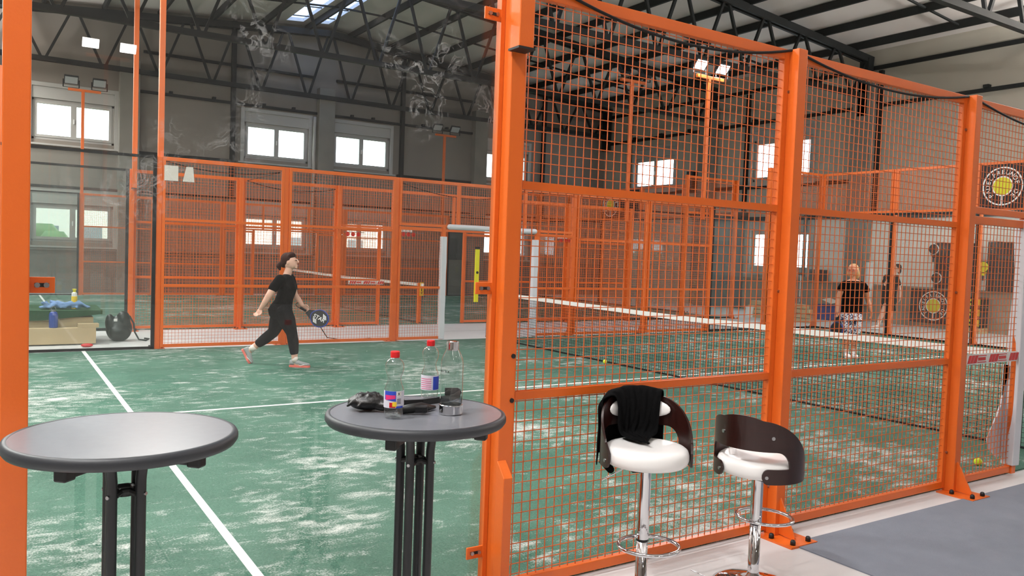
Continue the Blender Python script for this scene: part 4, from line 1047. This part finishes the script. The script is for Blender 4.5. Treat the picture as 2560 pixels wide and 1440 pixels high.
MB().tube([(-6.83, -.56, ZT+.012), (-6.78, -.585, ZT+.02), (-6.74, -.575, ZT+.022), (-6.70, -.555, ZT+.012), (-6.665, -.54, ZT+.008)], [.014, .018, .016, .012, .006], 10).build('buckle_strap', 'black', r, world=True, smooth=True)
MB().cb((-6.755, -.6, ZT+.018), .05, .02, .026, Matrix.Rotation(-.4, 3, 'Z')).build('buckle', 'table_leg', r, world=True, bevel=.005)
MB().cb((-6.685, -.52, ZT+.012), .014, .01, .006).build('zip_pull', 'red', r, world=True)
st = MB(); P_ = [(-6.76, -.46), (-6.68, -.47), (-6.60, -.45), (-6.52, -.42), (-6.46, -.37), (-6.45, -.33), (-6.50, -.31)]
st.loft([[(x, y, ZT+.002), (x, y, ZT+.026+.008*(k > 3)), (x+.004, y+.006, ZT+.026+.008*(k > 3)), (x+.004, y+.006, ZT+.002)] for k, (x, y) in enumerate(P_)]); st.build('belt', 'black', r, world=True)
o = MB().ell((-6.48, -.345, ZT+.018), .045, .03, .018, 16, 10, Matrix.Rotation(.5, 3, 'Z')).build('belt_pouch', 'black_cloth', r, world=True, smooth=True)

# ------------------------------------------------------------------ people
def hand(mb, wrist, d, side_, curl=.6, s=1.0):
    """wrist position, direction of the fingers, direction the thumb points"""
    w_ = Vector(wrist); d = Vector(d).normalized(); t = Vector(side_); t = (t-d*t.dot(d)).normalized(); n = d.cross(t)
    mb.ell(w_+d*.045*s, .045*s*1.1, .038*s, .016*s, 14, 8, Matrix((d, t, n)).transposed())
    for k, (o_, L_) in enumerate(((.028, .07), (.010, .078), (-.009, .072), (-.027, .056))):
        p = w_+d*.078*s+t*o_*s; c = curl
        p1 = p+(d*math.cos(c*.5)+n*math.sin(c*.5))*L_*.42*s; p2 = p1+(d*math.cos(c*1.3)+n*math.sin(c*1.3))*L_*.32*s; p3 = p2+(d*math.cos(c*2)+n*math.sin(c*2))*L_*.24*s
        mb.limb([p-d*.02*s, p, p1, p2, p3], [.009*s, .0092*s, .0088*s, .008*s, .0068*s], 8)
    p = w_+d*.02*s+t*.03*s; mb.limb([p-t*.01, p+d*.02*s+t*.018*s, p+d*.045*s+t*.024*s+n*.01, p+d*.062*s+t*.02*s+n*.018], [.013*s, .011*s, .0095*s, .008*s], 8)
def shoe(root, heel, toe, up, L_, m1, m2, name='shoe'):
    heel, toe, up = Vector(heel), Vector(toe), Vector(up); d = (toe-heel).normalized(); up = (up-d*up.dot(d)).normalized(); s = up.cross(d)
    def P(x, y, z): return heel+d*x*L_+s*y+up*z
    up_ = [(0, .03, .075), (.08, .038, .085), (.25, .038, .09), (.42, .04, .078), (.6, .045, .058), (.8, .046, .045), (.95, .034, .036), (1.0, .018, .028)]
    m_ = MB(); m_.loft([[P(x, w_*math.cos(2*PI*k/14), .022+h/2+(h/2)*math.sin(2*PI*k/14)) for k in range(14)] for x, w_, h in up_])
    u = m_.build(name, m1, root, smooth=True)
    m_ = MB(); m_.loft([[P(x, -w_, 0), P(x, w_, 0), P(x, w_*1.02, .03), P(x, -w_*1.02, .03)] for x, w_ in ((-.02, .025), (.05, .038), (.3, .036), (.5, .04), (.75, .05), (.93, .038), (1.02, .016))]); m_.build('sole', m2, u, bevel=.004)
    m_ = MB()
    for k in range(4): m_.bar(P(.4+.07*k, -.022, .098-.013*k), P(.4+.07*k, .022, .098-.013*k), .006)
    m_.build('laces', 'lamp_body', u)
    m_ = MB()
    for sg in (-1, 1): m_.poly([P(.45, sg*.046, .045), P(.55, sg*.047, .032), P(.7, sg*.048, .045), P(.95, sg*.036, .05), P(.68, sg*.05, .036), P(.55, sg*.048, .025)], s, .003)
    m_.build('side_mark', 'white', u)
def rings_from(lst, f, n=20, grow=0, pw=1.0):
    out = []
    for py, xl, xr, dp, yc in lst:
        a = f(xl, py, yc); b2 = f(xr, py, yc); cx_ = (a[0]+b2[0])/2; rx = (b2[0]-a[0])/2+grow
        out.append([(cx_+rx*math.cos(2*PI*k/n), yc+(dp+grow)*math.sin(2*PI*k/n), a[2]) for k in range(n)])
    return out
RZ = -YAW
def place(px_x, px_y, label, x, y, nm='person'):
    r = empty(nm, (x, y, .012), label, 'person', rz=RZ); return r

# the running player --------------------------------------------------
W = place(0, 0, 'running player in black T-shirt and leggings swinging a racket low', -4.74, 7.72)
def P(px, py, d=0): return Vector(((px-690)/180.5, d, (914-py)/180.5))
torso = [(686, 697, 708, .06, 0), (691, 690, 713, .13, 0), (698, 685, 717, .17, 0), (708, 683, 721, .165, 0), (722, 683, 725, .15, 0), (736, 681, 721, .14, 0), (750, 676, 716, .14, 0), (764, 666, 714, .165, 0), (776, 659, 715, .18, 0), (788, 662, 712, .175, 0), (797, 668, 706, .15, 0)]
B = MB(); B.loft(rings_from(torso, P, 20, -.008))
B.limb([P(702, 690), P(706, 676), P(709, 664)], [.056, .052, .05], 14)
B.ell(P(709, 656), .088, .074, .108, 20, 14); B.ell(P(716, 661), .058, .06, .072, 16, 10)            # skull, jaw
B.limb([P(726, 649), P(729.5, 655.5)], [.010, .014], 8); B.ell(P(724, 669), .022, .026, .02, 10, 8); B.ell(P(727, 664.5), .014, .024, .009, 10, 8)
B.ell(P(724.5, 649.5), .012, .045, .01, 10, 8)
for s in (-1, 1): B.ell(P(707, 657, s*.073), .018, .01, .03, 10, 8)
nA = [P(694, 699, -.165), P(684, 716, -.215), P(673, 737, -.25), P(664, 753, -.25), P(653, 770, -.235)]
B.limb(nA, [.056, .056, .046, .042, .029], 14); fA = [P(702, 699, .165), P(706, 717, .21), P(711, 739, .235), P(722, 752, .22), P(733, 765, .19)]
B.limb(fA, [.056, .054, .044, .04, .028], 14)
hand(B, nA[-1], P(645, 783)-P(653, 770), (.8, -.2, .5), .8); hand(B, fA[-1], Vector((.6, .1, -.5)), (.55, -.25, .65), 1.15)
nL = [P(699, 778, -.085), P(711, 803, -.095), P(722, 830, -.095), P(727, 856, -.095), P(730, 880, -.095), P(731, 900, -.095)]
fL = [P(684, 780, .085), P(676, 808, .095), P(666, 834, .095), P(645, 852, .095), P(626, 867, .095), P(611, 880, .095)]
rl = [.115, .103, .066, .064, .046, .038]; rf = [.115, .103, .07, .066, .047, .038]
B.limb(nL, rl, 16); B.limb(fL, rf, 16)
B.limb([P(730, 903, -.095), P(742, 909, -.095), P(758, 911, -.095)], [.036, .032, .026], 10); B.limb([P(609, 882, .095), P(606, 893, .095), P(610, 906, .095)], [.036, .032, .026], 10)
body = B.build('body', 'skin', W, remesh=.0065)
T = MB(); T.loft(rings_from(torso[:9], P, 20, .009)); T.limb(nA[:2]+[P(681, 720, -.222)], [.07, .068, .066], 14); T.limb(fA[:2]+[P(707, 720, .214)], [.07, .068, .064], 14)
T.build('t_shirt', 'black_cloth', W, remesh=.008)
G = MB(); G.loft(rings_from(torso[7:], P, 20, .004)); G.limb(nL[:4]+[P(729, 876, -.095)], [.122, .112, .076, .073, .06], 16); G.limb(fL[:4]+[P(632, 862, .095)], [.122, .112, .08, .075, .062], 16)
G.build('leggings', 'leggings', W, remesh=.008)
H = MB(); H.ell(P(702, 650), .093, .083, .098, 20, 14); H.ell(P(711, 640), .062, .076, .05, 16, 10); H.ell(P(694, 658), .055, .07, .075, 16, 10)
H.build('hair', 'hair_brown', W, remesh=.007)
H = MB(); H.limb([P(691, 658), P(684, 662), P(681, 668), P(684, 675)], [.022, .034, .036, .018], 12); H.build('ponytail', 'hair_brown', W, remesh=.007)
MB().tube([P(690, 655), P(688, 663)], .027, 12).build('hair_tie', 'hair_tie', W)
for s in (-1, 1): MB().ell(P(725.5, 651.5, s*.033), .008, .011, .007, 10, 8).build('eye', 'eye', W, smooth=True)
MB().ell(P(728.5, 664.5), .008, .022, .006, 10, 6).build('lips', 'lip', W, smooth=True)
for s, q in ((-1, -.095), (1, .095)): pass
MB().tube([P(731, 888, -.095), P(731, 902, -.095)], [.041, .042], 14).build('sock', 'sock', W, smooth=True); MB().tube([P(622, 871, .095), P(611, 880, .095)], [.048, .043], 14).build('sock', 'sock', W, smooth=True)
shoe(W, P(719, 914.5, -.095), P(766, 914.5, -.085), (0, 0, 1), .27, 'shoe_grey', 'shoe_sole'); shoe(W, P(588.5, 880, .095), P(608, 914.0, .09), Vector((.86, 0, .5)), .235, 'shoe_grey', 'shoe_sole')
MW = Matrix.Translation((-4.74, 7.72, .012)) @ Matrix.Rotation(RZ, 4, 'Z')
ax = (P(779, 796)-P(742, 777)).normalized(); ax = Vector((ax.x, -.03, ax.z)).normalized(); fz = Vector((.15, -1, .1)); fz = (fz-ax*fz.dot(ax)).normalized(); fx = ax.cross(fz)
c = P(778, 796, .165)
FR = MW @ Matrix(((fx.x, ax.x, fz.x, c.x), (fx.y, ax.y, fz.y, c.y), (fx.z, ax.z, fz.z, c.z), (0, 0, 0, 1)))
rk = racket('black and blue padel racket with white marks in the running player\'s hand', FR, 'black', 'blue', 1.0, 'STAR', 90)
MB().tube([(.03*math.cos(2*PI*k/20)-.02, -.31+.045*math.sin(2*PI*k/20)-.03, .0) for k in range(21)], .005, 6).build('wrist_strap', 'black', rk)

# the blonde player -----------------------------------------------------
W = place(0, 0, 'blonde player in black T-shirt and patterned shorts beyond the net', 4.88, 5.55)
def P(px, py, d=0): return Vector(((px-2122)/139.0, d, (896-py)/139.0))
torso = [(700, 2117, 2135, .06, 0), (704, 2106, 2146, .09, 0), (709, 2101, 2151, .11, 0), (722, 2103, 2150, .125, 0), (740, 2103, 2149, .125, 0), (760, 2102, 2150, .13, 0), (778, 2102, 2150, .14, 0), (792, 2104, 2148, .14, 0)]
B = MB(); B.loft(rings_from(torso, P, 20, -.008)); B.limb([P(2127, 706), P(2124, 694), P(2123, 684)], [.058, .052, .05], 14)
B.ell(P(2123, 679), .082, .09, .112, 20, 14); fd = Vector((-.62, -.78, 0)); fsd = Vector((.78, -.62, 0))
hc = P(2123, 679)
B.ell(hc+fd*.02+Vector((0, 0, -.045)), .062, .066, .07, 14, 10); B.limb([hc+fd*.088+Vector((0, 0, .01)), hc+fd*.103+Vector((0, 0, -.022))], [.009, .013], 8); B.ell(hc+fd*.075+Vector((0, 0, -.095)), .022, .022, .018, 10, 8)
for s in (-1, 1): B.ell(hc+fsd*s*.08, .016, .016, .03, 8, 6)
lA = [P(2103, 714, 0), P(2096, 732, 0), P(2091, 752, .02), P(2089, 768, -.01), P(2088, 781, -.04)]; rA = [P(2150, 714, 0), P(2159, 731, 0), P(2166, 750, .03), P(2170, 764, .0), P(2172, 777, -.03)]
B.limb(lA, [.055, .05, .042, .037, .028], 14); B.limb(rA, [.055, .05, .042, .038, .028], 14)
hand(B, lA[-1], (0, -.1, -1), (.2, -1, 0), 1.3); hand(B, rA[-1], (.1, -.1, -1), (0, -1, .1), .5)
l1 = [P(2115, 792), P(2115, 820), P(2117, 845), P(2117, 862), P(2118, 880), P(2118, 888)]; l2 = [P(2137, 792, .03), P(2137, 820, .03), P(2137, 845, .03), P(2138, 862, .03), P(2137, 880, .03), P(2137, 888, .03)]
for l in (l1, l2): B.limb(l, [.1, .085, .062, .056, .04, .038], 14)
B.limb([P(2118, 889), P(2112, 892, -.1)], [.036, .03], 10); B.limb([P(2137, 889, .03), P(2134, 892, -.07)], [.036, .03], 10)
B.build('body', 'skin_tan', W, remesh=.008)
T = MB(); T.loft(rings_from(torso[1:7]+[(783, 2099, 2154, .15, 0)], P, 20, .012)); T.limb([lA[0], P(2097, 724)], [.068, .07], 14); T.limb([rA[0], P(2158, 725)], [.068, .07], 14); T.build('t_shirt', 'black_cloth', W, remesh=.01)
S = MB(); S.loft(rings_from([(780, 2101, 2151, .145, 0), (792, 2099, 2152, .15, 0), (802, 2099, 2152, .15, 0)], P, 20, .0))
S.limb([P(2113, 800), P(2112, 818), P(2113, 830)], [.115, .11, .10], 14); S.limb([P(2138, 800, .02), P(2139, 816, .02), P(2138, 828, .02)], [.115, .11, .10], 14); S.build('shorts', 'flower_shorts', W, remesh=.01)
MB().tube([P(2115, 825), P(2117, 845)], [.085, .07], 14).tube([P(2137, 825, .03), P(2137, 845, .03)], [.085, .07], 14).build('under_shorts', 'leggings', W)
H = MB(); H.ell(hc-fd*.045+Vector((0, 0, .035)), .092, .092, .1, 18, 12); H.ell(hc+fsd*.075-fd*.03+Vector((0, 0, -.05)), .04, .045, .1, 14, 10); H.ell(hc-fsd*.075-fd*.04+Vector((0, 0, -.03)), .03, .035, .08, 14, 10)
H.build('hair', 'hair_blonde', W, remesh=.009)
for s in (-1, 1): MB().ell(hc+fd*.09+fsd*.032*s+Vector((0, 0, .012)), .009, .009, .007, 8, 6).build('eye', 'eye', W)
g = MB()
for s in (-1, 1): g.tube([hc+fd*.105+fsd*(.034*s+.026*math.cos(2*PI*k/14))+Vector((0, 0, .01+.02*math.sin(2*PI*k/14))) for k in range(15)], .003, 5, cap=False)
g.bar(hc+fd*.105-fsd*.008+Vector((0, 0, .012)), hc+fd*.105+fsd*.008+Vector((0, 0, .012)), .004)
g.bar(hc+fd*.1+fsd*.06+Vector((0, 0, .014)), hc+fsd*.09+Vector((0, 0, .014)), .004); g.bar(hc+fd*.1-fsd*.06+Vector((0, 0, .014)), hc-fsd*.09+Vector((0, 0, .014)), .004)
g.build('glasses', 'red', W)
MB().ell(hc+fd*.085+Vector((0, 0, -.058)), .022, .016, .006, 10, 6).build('lips', 'lip', W)
shoe(W, P(2120, 896, .05), P(2112, 896, -.2), (0, 0, 1), .27, 'shoe_white', 'white'); shoe(W, P(2138, 896, .09), P(2134, 896, -.16), (0, 0, 1), .27, 'shoe_white', 'white')
MB().tube([P(2118, 874), P(2118, 887)], [.046, .046], 12).tube([P(2137, 874, .03), P(2137, 887, .03)], [.046, .046], 12).build('socks', 'sock', W)
MW = Matrix.Translation((4.88, 5.55, .012)) @ Matrix.Rotation(RZ, 4, 'Z')
c = P(2088, 824, -.06); ax = Vector((-.03, .02, -1)).normalized(); fz = Vector((-.75, -.65, 0)); fz = (fz-ax*fz.dot(ax)).normalized(); fx = ax.cross(fz)
racket('dark padel racket hanging from the blonde player\'s hand', MW @ Matrix(((fx.x, ax.x, fz.x, c.x), (fx.y, ax.y, fz.y, c.y), (fx.z, ax.z, fz.z, c.z), (0, 0, 0, 1))), 'black', 'blue_dark', .95)

# person walking outside the glass ---------------------------------------
W = place(0, 0, 'dark haired person in black walking outside the end glass', 11.5, 9.0)
W.location.z = 0
def P(px, py, d=0): return Vector(((px-2212)/95.8, d, (826-py)/95.8))
torso = [(682, 2217, 2230, .06, 0), (686, 2206, 2238, .09, 0), (692, 2202, 2240, .11, 0), (705, 2203, 2238, .12, 0), (722, 2202, 2235, .12, 0), (738, 2200, 2234, .13, 0), (752, 2200, 2236, .14, 0), (762, 2203, 2233, .13, 0)]
B = MB(); B.loft(rings_from(torso, P, 18, -.008)); B.limb([P(2225, 687), P(2230, 678), P(2233, 673)], [.055, .05, .05], 12)
hc = P(2234, 670); B.ell(hc, .085, .08, .11, 18, 12); B.ell(hc+Vector((-.03, -.01, -.05)), .06, .06, .06, 12, 8); B.limb([hc+Vector((-.085, 0, .0)), hc+Vector((-.1, 0, -.025))], [.009, .012], 8)
for s in (-1, 1): B.ell(hc+Vector((.0, s*.078, 0)), .016, .01, .028, 8, 6)
lA = [P(2205, 694, -.1), P(2198, 705, -.14), P(2197, 711, -.17), P(2203, 701, -.2), P(2209, 693, -.2)]; B.limb(lA, [.05, .045, .042, .036, .028], 12)
rA = [P(2237, 694, .05), P(2243, 708, .06), P(2246, 720, .06), P(2245, 732, -.0), P(2243, 742, -.04)]; B.limb(rA, [.05, .045, .04, .036, .028], 12)
hand(B, lA[-1], (.5, -.1, .6), (-.4, -1, .3), .9); hand(B, rA[-1], (-.1, -.1, -1), (0, -1, 0), .6)
for l in ([P(2211, 760, -.05), P(2206, 775, -.05), P(2200, 786, -.06), P(2195, 798, -.06), P(2191, 812, -.06)], [P(2224, 760, .07), P(2225, 778, .07), P(2225, 792, .07), P(2224, 806, .08), P(2224, 818, .08)]): B.limb(l, [.09, .08, .06, .054, .038], 12)
B.build('body', 'skin', W, remesh=.01)
T = MB(); T.loft(rings_from(torso[1:]+[(776, 2200, 2235, .14, 0)], P, 18, .012)); T.limb(lA[:2], [.066, .06], 12); T.limb(rA[:2], [.066, .06], 12); T.build('black_outfit', 'black_cloth', W, remesh=.012)
H = MB(); H.ell(hc+Vector((.025, 0, .03)), .09, .09, .1, 16, 10); H.ell(hc+Vector((.06, .0, -.04)), .05, .07, .1, 12, 8); H.build('hair', 'hair_brown', W, remesh=.01)
for s in (-1, 1): MB().ell(hc+Vector((-.083, .03*s, .012)), .008, .01, .007, 8, 6).build('eye', 'eye', W)
shoe(W, P(2196, 822, -.06), P(2180, 822, -.07), (0, 0, 1), .26, 'shoe_white', 'white'); shoe(W, P(2228, 826, .08), P(2214, 826, .07), (0, 0, 1), .26, 'shoe_white', 'white')
MB().tube([P(2197, 793, -.06), P(2192, 812, -.06)], [.05, .046], 12).tube([P(2224, 803, .08), P(2224, 818, .08)], [.05, .046], 12).build('socks', 'sock', W)
